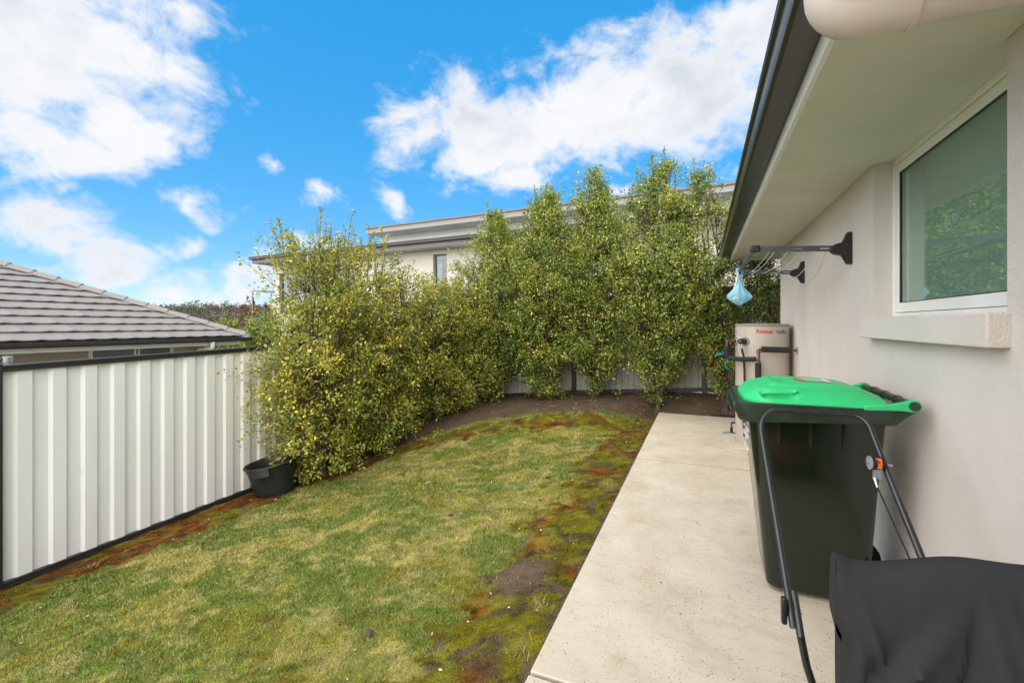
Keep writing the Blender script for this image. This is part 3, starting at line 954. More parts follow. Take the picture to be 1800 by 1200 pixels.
for row in range(14):
    l = row * GA
    xx = NX + .05 - l * math.cos(TH)
    zz = zt - .005 + l * math.sin(TH) + .014
    yend = CY - (NX + .05 - xx) - .02
    ystart = yend
    off_ = (row % 2) * TW * .5
    k = 0
    while True:
        yy = yend - off_ - (k + 1) * TW
        if yy < min(2.6, yend - 1.2) or k > 40: break
        if yy < .30 * abs(xx) - .9: break
        o = bpy.data.objects.new('tile', protos[rr.choice((0, 0, 1, 2))])
        COL.objects.link(o); o.parent = roof
        o.location = (xx - orgr.x, yy - orgr.y + rr.uniform(-.002, .002), zz - orgr.z + rr.uniform(-.002, .002))
        k += 1
    # cut piece up against the hip
    wcut = off_ + .02
    if wcut > .05:
        cm = MB()
        cm.add([(xx, yend - off_, zz + .026), (xx, yend + .03, zz + .026), (xx, yend + .03, zz + .046), (xx, yend - off_, zz + .046),
                (xx - GA * math.cos(TH), yend - off_, zz + GA * math.sin(TH) + .002), (xx - GA * math.cos(TH), yend - GA * math.cos(TH) + .03, zz + GA * math.sin(TH) + .002)],
               [(0, 1, 2, 3), (3, 2, 5, 4)])
        cm.build('tile', M['tile'], roof)
# hip caps
hd = Vector((-1, -1, TAN)).normalized()
side_ = Vector((1, -1, 0)).normalized()
nrm = side_.cross(hd); nrm = nrm if nrm.z > 0 else -nrm
cap = MB()
CL = .40
for i, l in enumerate((0, CL + .03)):
    up_ = .030 if i == 0 else .008
    for a_, h in ((-.135, -.045), (-.085, .012), (-.03, .036), (.03, .036), (.085, .012), (.135, -.045)):
        p = hd * l + side_ * a_ + nrm * (h + up_)
        cap.v.append(tuple(p))
    for a_, h in ((-.125, -.06), (-.075, -.006), (-.03, .016), (.03, .016), (.075, -.006), (.125, -.06)):
        p = hd * l + side_ * a_ + nrm * (h + up_)
        cap.v.append(tuple(p))
F = []
for q in range(5): F.append((q, q + 1, 12 + q + 1, 12 + q)); F.append((q, q + 6, q + 7, q + 1)); F.append((12 + q, 12 + q + 1, 18 + q + 1, 18 + q))
F += [(0, 12, 18, 6), (5, 11, 23, 17)]
cap.f = F; cap.k = [0] * len(F)
o = cap.build('hip_tile', M['tileb'], None, smooth=50); capme = o.data; bpy.data.objects.remove(o)
p0 = Vector((NX + .02, CY - .02, zt + .065))
for k in range(15):
    o = bpy.data.objects.new('hip_tile', capme); COL.objects.link(o); o.parent = roof
    o.location = p0 + hd * (CL * k) - orgr
e = MB().lathe([(.001, .06), (.05, .05), (.10, .02), (.125, -.03), (.13, -.05)], (NX + .0, CY - .04, zt + .045), 14)
e.build('hip_end', M['tileb'], roof, smooth=True)
mo = MB().tube([p0 + hd * t - nrm * .03 for t in (0, 3, 6.3)], .105, 8, flat=.4)
mo.build('mortar_bed', M['mortar'], roof)

# ------------------------------------------------------------------ house behind
HE = Vector((.998, -.0635, 0)); HN = Vector((.0635, .998, 0))      # along the facade, and away from us
HO = Vector((-18.4, 13.96, 0))


def hp(a, b, z):
    p = HO + HE * a + HN * b
    return (p.x, p.y, z)


hb = thing('large_house', 'pale modern house with stacked flat roofs behind the shrubs', 'house', hp(10, 3, -1.5))


def hbox(name, mat, a0, a1, b0, b1, z0, z1, parent=None, bevel=0):
    m_ = MB()
    m_.add([hp(a0, b0, z0), hp(a1, b0, z0), hp(a1, b1, z0), hp(a0, b1, z0), hp(a0, b0, z1), hp(a1, b0, z1), hp(a1, b1, z1), hp(a0, b1, z1)],
           [(0, 3, 2, 1), (4, 5, 6, 7), (0, 1, 5, 4), (1, 2, 6, 5), (2, 3, 7, 6), (3, 0, 4, 7)])
    return m_.build(name, mat, parent or hb, bevel=bevel)


ZE = 4.38                           # lower gutter top
WB = .62                            # wall set back under the eave
# lower storey walls around the openings
hbox('wall', M['hwall'], .80, 1.20, WB, WB + 8, -2, ZE - .25)
hbox('wall', M['hwall'], 1.20, 5.9, WB + .002, WB + .3, -2, 1.95)
hbox('wall', M['hwall'], 1.20, 5.9, WB + .002, WB + .3, 3.68, ZE - .25)
hbox('wall', M['hwall'], 3.42, 3.75, WB + .004, WB + .3, 1.95, 3.68)
hbox('wall', M['hwall'], 5.9, 9.45, WB, WB + .3, -2, ZE - .25)
hbox('wall', M['hwall'], 9.45, 10.05, WB + .002, WB + .3, -2, 2.6)
hbox('wall', M['hwall'], 9.45, 10.05, WB + .002, WB + .3, 3.95, ZE - .25)
hbox('wall', M['hwall'], 10.05, 26, WB, WB + .3, -2, ZE - .25)
for a0, a1, z0, z1, mul in ((1.20, 3.42, 1.95, 3.68, 3), (3.75, 5.9, 1.95, 3.68, 3), (9.45, 10.05, 2.6, 3.95, 1)):
    m_ = MB()
    def fb(p, q, r_, s_):
        m_.add([hp(p, WB + .10, r_), hp(q, WB + .10, r_), hp(q, WB + .16, r_), hp(p, WB + .16, r_), hp(p, WB + .10, s_), hp(q, WB + .10, s_), hp(q, WB + .16, s_), hp(p, WB + .16, s_)],
               [(0, 3, 2, 1), (4, 5, 6, 7), (0, 1, 5, 4), (1, 2, 6, 5), (2, 3, 7, 6), (3, 0, 4, 7)])
    fb(a0, a1, z0, z0 + .05); fb(a0, a1, z1 - .05, z1)
    for k in range(mul + 1):
        t = a0 + (a1 - a0 - .05) * k / mul
        fb(t, t + .05, z0 + .05, z1 - .05)
    wo_ = m_.build('window', M['louvre'], hb)
    hbox('pane', M['hglass'], a0 + .05, a1 - .05, WB + .12, WB + .13, z0 + .05, z1 - .05, wo_)
hbox('curtain', pm('pale curtain', (.7, .71, .7), .9, var=.04), 1.0, 6.2, WB + .7, WB + .72, 1.6, 3.9)
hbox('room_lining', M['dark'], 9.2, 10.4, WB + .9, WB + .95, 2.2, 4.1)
# lower roof
hbox('gutter', M['hgut'], 0, 26, 0, .10, ZE - .10, ZE, bevel=.02)
hbox('fascia', M['hfas2'], .14, 26, .102, .13, ZE - .26, ZE - .02)
hbox('side_fascia', M['hfas2'], .11, .137, .102, 8, ZE - .26, ZE - .02)
hbox('soffit', M['hsoff'], .14, 26, .132, WB + .3, ZE - .255, ZE - .245)
m_ = MB().add([hp(0, -.01, ZE + .005), hp(26, -.01, ZE + .005), hp(26, 6, ZE + .12), hp(0, 6, ZE + .12), hp(0, -.01, ZE + .03), hp(26, -.01, ZE + .03), hp(26, 6, ZE + .15), hp(0, 6, ZE + .15)],
              [(0, 3, 2, 1), (4, 5, 6, 7), (0, 1, 5, 4), (1, 2, 6, 5), (2, 3, 7, 6), (3, 0, 4, 7)])
lr = m_.build('roof', M['hroof'], hb)
# clerestory box with boards and louvre vents, upper roof
UB = 1.6
A0 = 6.13
for k in range(6):
    z0 = ZE + .02 + k * .17
    if z0 > 5.1: break
    m_ = MB().add([hp(a, UB + o_, z) for a in (A0 + .12, 26) for o_, z in ((-.006, z0), (-.022, z0 + .004), (-.006, z0 + .166), (.1, z0 + .166), (.1, z0))],
                  [(0, 1, 2, 3, 4), (9, 8, 7, 6, 5)] + [(q, (q + 1) % 5, (q + 1) % 5 + 5, q + 5) for q in range(5)])
    m_.build('weatherboard', M['hboard'], hb)
hbox('corner_board', M['hboard'], A0, A0 + .117, UB - .03, UB + .1, ZE, 5.15)
hbox('side_wall', M['hboard'], A0, A0 + .1, UB + .101, UB + 4, ZE, 5.15)
for a in (7.45, 9.55, 11.95, 14.6, 17.2):
    vn = hbox('vent', M['hboard'], a - .03, a + .63, UB - .045, UB - .02, 4.60, 4.80)
    hbox('grille', M['louvre'], a, a + .60, UB - .05, UB - .044, 4.625, 4.775, vn)
hbox('upper_fascia', M['hfascia'], A0 - .02, 26, UB - .80, UB - .77, 5.02, 5.20)
hbox('upper_side_fascia', M['hfascia'], A0 - .02, A0 + .005, UB - .768, UB + 4, 5.02, 5.20)
hbox('upper_soffit', M['hsoff'], A0 - .024, 26, UB - .768, UB + .1, 5.03, 5.04)
hbox('upper_roof', M['hroof'], A0 - .09, 26, UB - .85, UB + 4.2, 5.202, 5.26)
# balcony at the left end
rl = MB()
def seg(p, q, r_=.022): rl.tube([p, q], r_, 6)
BA, BB = .0, .70
zr = 2.93
seg(hp(-.02, .2, zr), hp(1.0, WB + .1, zr)); seg(hp(-.02, .2, zr), hp(-.1, 2.6, zr - .0)); seg(hp(-.1, 2.6, zr), hp(.9, 2.7, zr))
seg(hp(-.02, .2, .7), hp(-.02, .2, zr)); seg(hp(.74, .2 + .35, .7), hp(.74, .55, zr)); seg(hp(-.1, 2.6, .7), hp(-.1, 2.6, zr))
rl.build('balcony_rail', M['rail'], hb)
hbox('balcony_glass', M['clear'], .03, .70, .30, .31, 1.0, 2.7)
hbox('balcony_floor', M['hfascia'], -.1, .9, .15, 2.8, .55, .75)

# ------------------------------------------------------------------ trees and shrubs
PAL_Y = 1.46 * np.array([[.24, .25, .036], [.34, .31, .045], [.12, .165, .030], [.42, .39, .095], [.18, .215, .036]])
PAL_G = 1.62 * np.array([[.185, .222, .040], [.285, .285, .055], [.085, .135, .026], [.33, .34, .095], [.125, .185, .036]])


def leaves(rng, P, Dv, nleaf, size, pal, pw, spread=.075, flat=.5):
    """clusters at P (n,3) with growth direction Dv: nleaf leaves each -> verts, tint"""
    n = len(P)
    k = nleaf
    s = rng.random((n, k, 1))
    pos = P[:, None] + Dv[:, None] * (s - .65) * spread * 2.0 + rng.normal(size=(n, k, 3)) * spread * .42
    d = Dv[:, None] * .55 + rng.normal(size=(n, k, 3)) * .75
    d /= np.linalg.norm(d, axis=2, keepdims=True)
    up = rng.normal(size=(n, k, 3)) * .55 + np.array([0, 0, .9])
    sd = np.cross(d, up); sd /= np.linalg.norm(sd, axis=2, keepdims=True) + 1e-6
    nm = np.cross(sd, d)
    L = size * rng.uniform(.65, 1.25, (n, k, 1))
    Wd = L * rng.uniform(.20, .29, (n, k, 1))
    a = pos
    tip = pos + d * L - nm * L * .12
    m1 = pos + d * L * .52 + sd * Wd + nm * L * .10
    m2 = pos + d * L * .52 - sd * Wd + nm * L * .10
    V = np.stack([a, m1, tip, m2], 2).reshape(-1, 3)
    cl = rng.choice(len(pal), (n, 1), p=pw)
    lf_ = rng.choice(len(pal), (n, k), p=pw)
    idx = np.where(rng.random((n, k)) < .55, cl, lf_)
    T = pal[idx] * rng.uniform(.75, 1.28, (n, k, 1))
    return V, np.repeat(T.reshape(-1, 3), 4, 0)


def make_tree(name, label, cat, group, base, top, prof, rx, ry, ncl, pal, pw, seed, stems=5, lean=(0, 0), nleaf=15, size=.046, splay=.5, gaps=.33, twig=.40, shoots=10, thin=None):
    """prof: [(relative height, radius factor)]"""
    rng = np.random.default_rng(seed)
    bx, by = base
    bz = g1(bx, by) - .03 if group != 'far' else -1.4
    H = top - bz
    tr = thing(name, label, cat, (bx, by, bz), None if group == 'far' else group)
    B = np.array([bx, by, bz])
    ln = np.array([lean[0], lean[1], 0.0])
    hs = np.array([p[0] for p in prof]); rs = np.array([p[1] for p in prof])
    wood = MB()
    stem_pts = []
    for s_ in range(stems):
        ang = 2 * math.pi * (s_ + rng.random() * .6) / stems
        hh = H * rng.uniform(.70, .97)
        rr_ = rng.uniform(.12, splay)
        pts = []
        for t in np.linspace(0, 1, 10):
            out = rr_ * (t ** .8) * np.array([rx * math.cos(ang), ry * math.sin(ang), 0]) * np.interp(t * hh / H, hs, np.maximum(rs, .35))
            wob = np.array([rng.normal(0, .018), rng.normal(0, .018), 0]) * (t > 0)
            pts.append(B + out + ln * t * hh / H + np.array([0.012 * math.cos(ang), .012 * math.sin(ang), hh * t]) + wob)
        r0 = rng.uniform(.019, .032)
        wood.tube(pts, [r0 * (1 - .85 * t) + .002 for t in np.linspace(0, 1, 10)], 6, caps=False)
        stem_pts.append(np.array(pts))
    wood.lathe([(.075, -.02), (.055, .04), (.042, .12), (.034, .2)], tuple(B), 9)
    SP = np.concatenate(stem_pts)
    # foliage pads on branch ends, each a handful of leaf clusters
    cum = np.interp(np.linspace(0, 1, 60), hs, rs) ** 1.15 + .02
    cum = np.cumsum(cum); cum /= cum[-1]
    npad = max(24, int(ncl / 12))
    ph = np.interp(rng.random(npad), cum, np.linspace(0, 1, 60))
    pth = rng.uniform(0, 2 * np.pi, npad)
    prad = np.interp(ph, hs, rs)
    lump = fbm(np.cos(pth) * 1.4 + 5, ph * H * 1.5 + np.sin(pth) * 1.4, seed, 3)
    prad = prad * (.72 + .56 * lump)
    pu = rng.random(npad) ** .45
    pk = rng.integers(0, npad, int(ncl * 1.38))
    n = len(pk)
    th, h, u = pth[pk], ph[pk], pu[pk]
    P = B + np.stack([np.cos(th) * rx * prad[pk] * u, np.sin(th) * ry * prad[pk] * u, h * H], 1) + ln * h[:, None]
    psz = rng.uniform(.08, .17, npad)[pk][:, None] * min(1.0, .55 + .45 * max(rx, ry) / .65)
    loose = rng.random((n, 1)) < .22
    P = P + rng.normal(size=(n, 3)) * psz * np.where(loose, 1.6, 1.0) * (.45 + .55 * np.clip(prad[pk], 0, 1))[:, None] * np.array([1, 1, .85])
    keepm = (P[:, 2] > bz + .10) & (P[:, 2] < bz + H * 1.02)
    den = fbm(P[:, 0] * 2.6, P[:, 1] * 2.6, seed + 9, 3, P[:, 2] * 2.6)
    keepm &= (den > np.quantile(den, gaps * .45)) | (rng.random(n) < .25)
    if thin: keepm &= rng.random(n) < 1 - .38 * ss(thin, thin + .12, h)
    pk, P, th, h, u = pk[keepm], P[keepm], th[keepm], h[keepm], u[keepm]
    n = len(P)
    tone = rng.normal(0, .17, npad)[pk]
    Dv = np.stack([np.cos(th) * (.35 + .6 * u), np.sin(th) * (.35 + .6 * u), .75 + .5 * h], 1) + rng.normal(size=(n, 3)) * .35
    Dv /= np.linalg.norm(Dv, axis=1, keepdims=True)
    # twigs back to the nearest stem
    pick = np.nonzero(rng.random(n) < twig)[0]
    for i in pick:
        dd = SP - (P[i] - np.array([0, 0, .25]))
        j = int(np.argmin((dd ** 2).sum(1)))
        a = SP[j]; q = P[i]
        mid = (a + q) / 2 + np.array([0, 0, -.04]) + rng.normal(size=3) * .02
        wood.tube([a, mid, q], [.0065, .004, .0018], 3, caps=False)
    V, T = leaves(rng, P, Dv, nleaf, size, pal, pw)
    T = T * np.repeat(np.stack([1 + tone * 1.15, 1 + tone * .75, 1 + tone * .4], 1), nleaf * 4, 0).clip(.4, 1.6)
    # thin shoots rising out of the top
    if shoots:
        Vs, Ts = [V], [T]
        for k in range(shoots):
            tt = rng.uniform(0, 2 * np.pi); r_ = rng.uniform(0, .8)
            hb_ = rng.uniform(.74, .93)
            rad_ = np.interp(hb_, hs, rs)
            s0 = B + np.array([math.cos(tt) * rx * rad_ * r_, math.sin(tt) * ry * rad_ * r_, hb_ * H]) + ln * hb_
            Lh = rng.uniform(.25, .60) * min(1.0, H / 3)
            s1 = s0 + np.array([rng.normal(0, .06), rng.normal(0, .06), Lh])
            wood.tube([s0, (s0 + s1) / 2, s1], [.005, .0035, .0015], 3, caps=False)
            m = int(Lh / .028)
            f_ = rng.random((m, 1)) ** .8
            Vn, Tn = leaves(rng, s0 + (s1 - s0) * f_, np.tile((s1 - s0) / np.linalg.norm(s1 - s0), (m, 1)), 4, size * .8, pal, pw, spread=.028)
            Vs.append(Vn); Ts.append(Tn)
        V = np.concatenate(Vs); T = np.concatenate(Ts)
    wood.build('trunk', M['bark'], tr, smooth=True)
    raw_mesh('crown', V, np.arange(len(V)), 4, M['leaf'], T, tr)
    return tr


GRP = 'tall shrubs planted along the fences'
col_prof = [(0, .0), (.07, .35), (.16, .85), (.35, 1.0), (.6, .95), (.8, .72), (.92, .42), (1, .10)]
low_prof = [(0, .0), (.06, .55), (.15, .95), (.4, 1.05), (.65, 1.0), (.82, .82), (.93, .50), (1, .10)]
even_prof = [(0, .0), (.05, .5), (.13, .92), (.38, 1.02), (.62, 1.0), (.84, .96), (.95, .80), (1, .35)]
wisp_prof = [(0, .0), (.06, .55), (.15, .95), (.38, 1.05), (.56, .98), (.72, .72), (.86, .40), (1, .12)]
spk_prof = [(0, .0), (.04, .24), (.11, .40), (.20, .62), (.32, .90), (.42, .98), (.55, 1.05), (.72, .88), (.84, .58), (.93, .30), (1, .08)]
thin_prof = [(0, .0), (.12, .18), (.22, .45), (.4, .8), (.6, 1.0), (.8, .8), (.93, .45), (1, .12)]
pwY = [.30, .26, .18, .12, .14]
pwG = [.32, .20, .22, .08, .18]
TREES = [
    ('leafy yellow-green shrub with wispy top shoots beside the black tub', (-4.60, 4.52), 2.60, even_prof, .60, .70, 1500, PAL_Y, pwY, 21, dict(shoots=40, stems=7, thin=.72)),
    ('yellow-green shrub second from the black tub, thin at its top', (-4.64, 5.36), 2.62, even_prof, .62, .70, 1450, PAL_Y, pwY, 22, dict(shoots=22, thin=.72)),
    ('shorter yellow-green shrub in front of the pale house wall', (-4.62, 6.12), 2.36, low_prof, .62, .66, 1150, PAL_Y, pwY, 23, dict(shoots=8)),
    ('low olive-green shrub in front of the narrow dark house window', (-4.50, 6.95), 2.30, low_prof, .66, .66, 1150, PAL_Y, pwY, 24, dict(shoots=6)),
    ('rounded low shrub filling the corner where both fences meet', (-4.35, 7.70), 2.30, low_prof, .72, .64, 1400, (PAL_Y + PAL_G) / 2, pwY, 25, dict(shoots=5)),
    ('tall pointed green shrub right of the narrow dark house window', (-3.80, 8.16), 3.66, spk_prof, .74, .62, 2500, PAL_G, pwG, 26, dict(shoots=24)),
    ('broad dense green shrub in the middle of the back fence', (-2.72, 8.14), 3.96, spk_prof, .86, .66, 3100, PAL_G, pwG, 27, dict(shoots=24)),
    ('narrow green shrub with one high spire next to the broad dense one', (-1.82, 8.24), 4.22, [(0, 0), (.1, .2), (.2, .8), (.5, 1.05), (.68, .95), (.80, .62), (.9, .40), (1, .14)], .62, .58, 2200, PAL_G, pwG, 28, dict(shoots=5)),
    ('tallest green shrub, full to its pointed top above the lower stems', (-.70, 8.12), 4.26, spk_prof, .84, .66, 3000, PAL_G, pwG, 29, dict(shoots=24, lean=(-.05, 0))),
    ('sparse leaning shrub with bare dark stems between fence post and house', (.34, 8.16), 4.0, thin_prof, .66, .48, 900, PAL_G, pwG, 30, dict(shoots=10, lean=(-.35, 0), stems=7, twig=.6, gaps=.40)),
    ('thin dark shrub behind the water heater under the eave', (.95, 8.22), 3.1, thin_prof, .66, .42, 620, PAL_G, pwG, 31, dict(shoots=3, stems=7, twig=.7, gaps=.42)),
]
for lab, base, top, prof, rx, ry, ncl, pal, pw, seed, kw in TREES:
    make_tree('shrub', lab, 'shrub', GRP, base, top, prof, rx, ry, ncl, pal, pw, seed, **kw)
# garden shrubs beyond the neighbour's roof
FAR = [('pale green garden shrub just above the tiled hip', (-13.9, 9.9), 1.62, 1.25, 41, PAL_G),
       ('light green bush between tiled hip end and balcony', (-11.5, 9.6), 1.72, 1.1, 42, PAL_G),
       ('yellowish bush below the balcony rail', (-11.4, 11.2), 2.15, 1.15, 43, PAL_Y),
       ('olive bush in the gap beside the roof corner', (-8.6, 8.75), 1.75, 1.1, 44, PAL_G)]
for lab, base, top, rad, seed, pal in FAR:
    make_tree('garden_bush', lab, 'bush', 'far', base, top, [(0, .2), (.2, .8), (.5, 1), (.8, .88), (.93, .6), (1, .2)], rad, rad, 1300, pal, pwG, seed, nleaf=14, size=.075, shoots=8, gaps=.15)
make_tree('russet_tree', 'reddish bare-looking tree rising behind the bushes by the balcony', 'tree', 'far', (-33, 25.5), 3.6, [(0, .1), (.3, .6), (.6, 1), (.85, .7), (1, .15)], 2.0, 2.0, 520,
          np.array([[.26, .13, .07], [.32, .17, .09], [.2, .12, .07]]), [.4, .3, .3], 51, nleaf=9, size=.14, shoots=8, gaps=.4)

# ------------------------------------------------------------------ black plant tub on the slope
tubx, tuby = -4.78, 4.0
tz = g1(tubx, tuby)
tub = thing('plant_tub', 'large empty black plastic tub tilted against the slope by the fence', 'tub', (tubx, tuby, tz))
body = MB().lathe([(.205, 0), (.215, .004), (.222, .045), (.214, .048), (.226, .055), (.268, .325), (.276, .33), (.280, .365), (.296, .372), (.302, .384), (.296, .396), (.282, .396), (.272, .385), (.262, .33), (.215, .06), (.0, .05)], (tubx, tuby, tz), 40)
bo = body.build('body', M['tubp'], tub, smooth=35)
for ang in (R(-62), R(118)):
    ca, sa = math.cos(ang), math.sin(ang)
    hd_ = MB()
    P_ = []
    for j in range(7):
        w_ = (j - 3) / 3 * .30
        cw, sw = math.cos(ang + w_), math.sin(ang + w_)
        for rr_, zz_ in ((.296, .392), (.322, .388), (.330, .30), (.322, .298), (.312, .375), (.292, .38)):
            P_.append((tubx + cw * rr_, tuby + sw * rr_, tz + zz_))
    hd_.add(P_, [(j * 6 + q, j * 6 + (q + 1) % 6, (j + 1) * 6 + (q + 1) % 6, (j + 1) * 6 + q) for j in range(6) for q in range(6)] + [tuple(range(6)), tuple(range(36, 42))])
    hd_.build('handle', M['tubp'], tub, smooth=30)
tub.rotation_euler = (R(5.0), R(-7.5), 0)

# ------------------------------------------------------------------ wheelie bin
bn = thing('wheelie_bin', 'dark green wheelie bin with bright green lid against the wall', 'wheelie bin', (.52, 2.94, 0))


def rrect(x0, x1, y0, y1, r, z, n=6):
    out = []
    for cx_, cy_, a0 in ((x1 - r, y1 - r, 0), (x0 + r, y1 - r, 90), (x0 + r, y0 + r, 180), (x1 - r, y0 + r, 270)):
        for k in range(n + 1):
            t = R(a0 + 90 * k / n)
            out.append((cx_ + r * math.cos(t), cy_ + r * math.sin(t), z))
    return out


def loft(mb, rings, cap0=True, cap1=True):
    n = len(rings[0])
    vs = [p for r_ in rings for p in r_]
    fs = [(i * n + k, i * n + (k + 1) % n, (i + 1) * n + (k + 1) % n, (i + 1) * n + k) for i in range(len(rings) - 1) for k in range(n)]
    if cap0: fs.append(tuple(range(n))[::-1])
    if cap1: fs.append(tuple((len(rings) - 1) * n + k for k in range(n)))
    mb.add(vs, fs)


b = MB()
loft(b, [rrect(.36, .76, 2.85, 3.15, .05, .012), rrect(.325, .785, 2.825, 3.175, .06, .03), rrect(.315, .79, 2.815, 3.185, .06, .10),
         rrect(.265, .80, 2.735, 3.225, .055, .60), rrect(.222, .815, 2.675, 3.255, .05, .985)])
b.build('body', M['binb'], bn, smooth=30)
b = MB()
# rim skirt: deep at the front, shallow at the back
n6 = rrect(0, 1, 0, 1, .1, 0)
def rimring(x0, x1, y0, y1, r_, zf, zbk):
    return [(x, y, zf + (zbk - zf) * (x - x0) / (x1 - x0)) for x, y, _ in rrect(x0, x1, y0, y1, r_, 0)]
loft(b, [rimring(.205, .82, 2.655, 3.275, .05, .952, .985), rimring(.182, .832, 2.628, 3.302, .045, .948, .985), rimring(.172, .838, 2.618, 3.312, .045, .962, .995),
         rimring(.166, .842, 2.612, 3.318, .045, 1.045, 1.05), rimring(.176, .836, 2.622, 3.308, .045, 1.052, 1.054), rimring(.205, .82, 2.655, 3.275, .05, 1.046, 1.05)], True, True)
rim = b.build('rim', M['binrim'], bn, smooth=30)
b = MB().box(.150, .172, 2.70, 3.23, .985, 1.036)
b.box(.135, .150, 2.72, 3.21, .99, 1.004)
b.build('front_grip', M['binrim'], bn, bevel=.005)
for yy in (2.625, 3.245):                                       # hinge brackets sweeping back to the handle
    MB().prism([(.78, .975), (.825, .980), (.865, 1.020), (.905, 1.052), (.912, 1.075), (.895, 1.090), (.87, 1.050), (.80, 1.046)], 1, yy, yy + .05).build('bracket', M['binrim'], bn, bevel=.006)
for xx in (.36, .50, .64):                                       # stiffening ribs under the rim
    MB().prism([(2.655, .95), (2.70, .95), (2.70, .83), (2.690, .835)], 0, xx - .006, xx + .006).build('rib', M['binb'], bn)
# handle rod
rod = MB().tube([(.886, 2.60, 1.078), (.886, 3.32, 1.078)], .021, 16)
rod = rod.build('handle', M['binrim'], bn, smooth=True)
for yy in (2.80, 2.96, 3.12):
    MB().tube([(.886, yy - .004, 1.078), (.886, yy + .004, 1.078)], .0245, 18).build('collar', M['binrim'], rod, smooth=True)
# wheels and axle
MB().tube([(.845, 2.76, .10), (.845, 3.24, .10)], .011, 10).build('axle', M['steel'], bn, smooth=True)
for yy in (2.745, 3.235):
    wh = MB().tube([(.845, yy - .022, .10), (.845, yy + .022, .10)], .098, 28).build('wheel', M['black'], bn, smooth=30, bevel=.006)
    MB().tube([(.845, yy - .026, .10), (.845, yy + .026, .10)], .045, 18).build('hub', M['binrim'], wh, smooth=30)
# lid
LX0, LX1, LY0, LY1 = .213, .796, 2.630, 3.300
def lid_z(u_, v_):
    e_ = abs(2 * v_ - 1)
    side = max(0.0, 1 - e_ ** 4.5)
    fr = 1 - .80 * max(0.0, (.24 - u_) / .24) ** 1.8
    bk = 1 - .55 * max(0.0, (u_ - .62) / .38) ** 1.6
    z = 1.062 + .014 * side * min(1, u_ / .05) + .056 * side ** .8 * fr * bk
    # raised middle panel
    def sm(a_, b_, x_):
        t = min(1, max(0, (x_ - a_) / (b_ - a_))); return t * t * (3 - 2 * t)
    z += .013 * sm(.66, .58, e_) * sm(.20, .25, u_) * sm(.98, .86, u_)
    z -= .011 * sm(.36, .28, e_) * sm(.25, .29, u_) * sm(.42, .38, u_)
    # grip pocket in the near and far edges
    if .10 < u_ < .40:
        z -= .030 * sm(.10, .16, u_) * sm(.40, .34, u_) * math.exp(-((e_ - .86) / .075) ** 2)
    return z
def lid_p(u_, v_, dz=0):
    # rounded front corners
    hw = 1.0 if u_ > .20 else (1 - .34 * (1 - u_ / .20) ** 2.2)
    y = (LY0 + LY1) / 2 + (v_ - .5) * (LY1 - LY0) * hw
    bow = .012 * (1 - (2 * v_ - 1) ** 2) * (1 - u_)
    return (LX0 - bow + u_ * (LX1 - LX0), y, lid_z(u_, v_) + dz)
NU, NVL = 64, 64
lb = MB().grid(lambda a_, c_: lid_p(a_, c_), NU, NVL)
ringi = [i for i in range(NU + 1)] + [(j) * (NU + 1) + NU for j in range(1, NVL + 1)] + [NVL * (NU + 1) + i for i in range(NU - 1, -1, -1)] + [j * (NU + 1) for j in range(NVL - 1, 0, -1)]
nb_ = len(lb.v)
cxl, cyl = (LX0 + LX1) / 2, (LY0 + LY1) / 2
for idx in ringi:
    x, y, z = lb.v[idx]
    lb.v.append((x + (x - cxl) * .022, y + (y - cyl) * .022, z - .005))
for idx in ringi:
    x, y, z = lb.v[idx]
    lb.v.append((x + (x - cxl) * .022, y + (y - cyl) * .022, 1.045))
nr = len(ringi)
for i in range(nr):
    j = (i + 1) % nr
    lb.f.append((ringi[i], ringi[j], nb_ + j, nb_ + i)); lb.k.append(0)
    lb.f.append((nb_ + i, nb_ + j, nb_ + nr + j, nb_ + nr + i)); lb.k.append(0)
lid = lb.build('lid', M['lid'], bn, smooth=50)
for yy in (2.606, 3.286):                                        # hinge arms with eyes
    MB().prism([(.70, 1.046), (.84, 1.052), (.880, 1.048), (.906, 1.056), (.917, 1.078), (.906, 1.101), (.882, 1.108), (.855, 1.096), (.80, 1.080), (.70, 1.070)], 1, yy, yy + .028).build('hinge_arm', M['lid'], lid, bevel=.006)
    MB().tube([(.886, yy - .004, 1.078), (.886, yy + .032, 1.078)], .017, 16).build('hinge_cap', M['black'], lid, smooth=True)
for v0 in (.075, .925):
    q = [lid_p(a_, v0, .014 + (.014 if .14 < a_ < .37 else 0)) for a_ in (.115, .135, .16, .25, .35, .375, .395)]
    MB().tube(q, .0085, 8).build('grip', M['lid'], lid, smooth=True)
# sticker on the lid
def patch(name, mat, u0, u1, v0, v1, parent, dz=.0022, nn_=8):
    return MB().grid(lambda a_, c_: lid_p(u0 + (u1 - u0) * a_, v0 + (v1 - v0) * c_, dz), nn_, nn_).build(name, mat, parent, smooth=True)
st = patch('sticker', M['labelg'], .47, .72, .34, .60, lid)
patch('red_band', M['red'], .470, .515, .34, .60, st, .0032)
patch('white_band', M['whitep'], .67, .72, .34, .60, st, .0032)
ln_ = MB(); rq = random.Random(4)
for row in range(6):
    uu = .527 + row * .021
    for (va, vb) in ((.35, .43), (.45, .51), (.53, .59)):
        if rq.random() < .85:
            e_ = va + (vb - va) * rq.uniform(.6, 1)
            ln_.grid(lambda a_, c_: lid_p(uu + .008 * a_, va + (e_ - va) * c_, .0034), 1, 3)
ln_.build('printed_lines', M['whitep'], st)
ln_ = MB()
for k in range(9):
    va = .352 + k * .026
    ln_.grid(lambda a_, c_: lid_p(.484 + .014 * a_, va + .018 * c_, .0042), 1, 1)
ln_.build('printed_letters', M['whitep'], st)
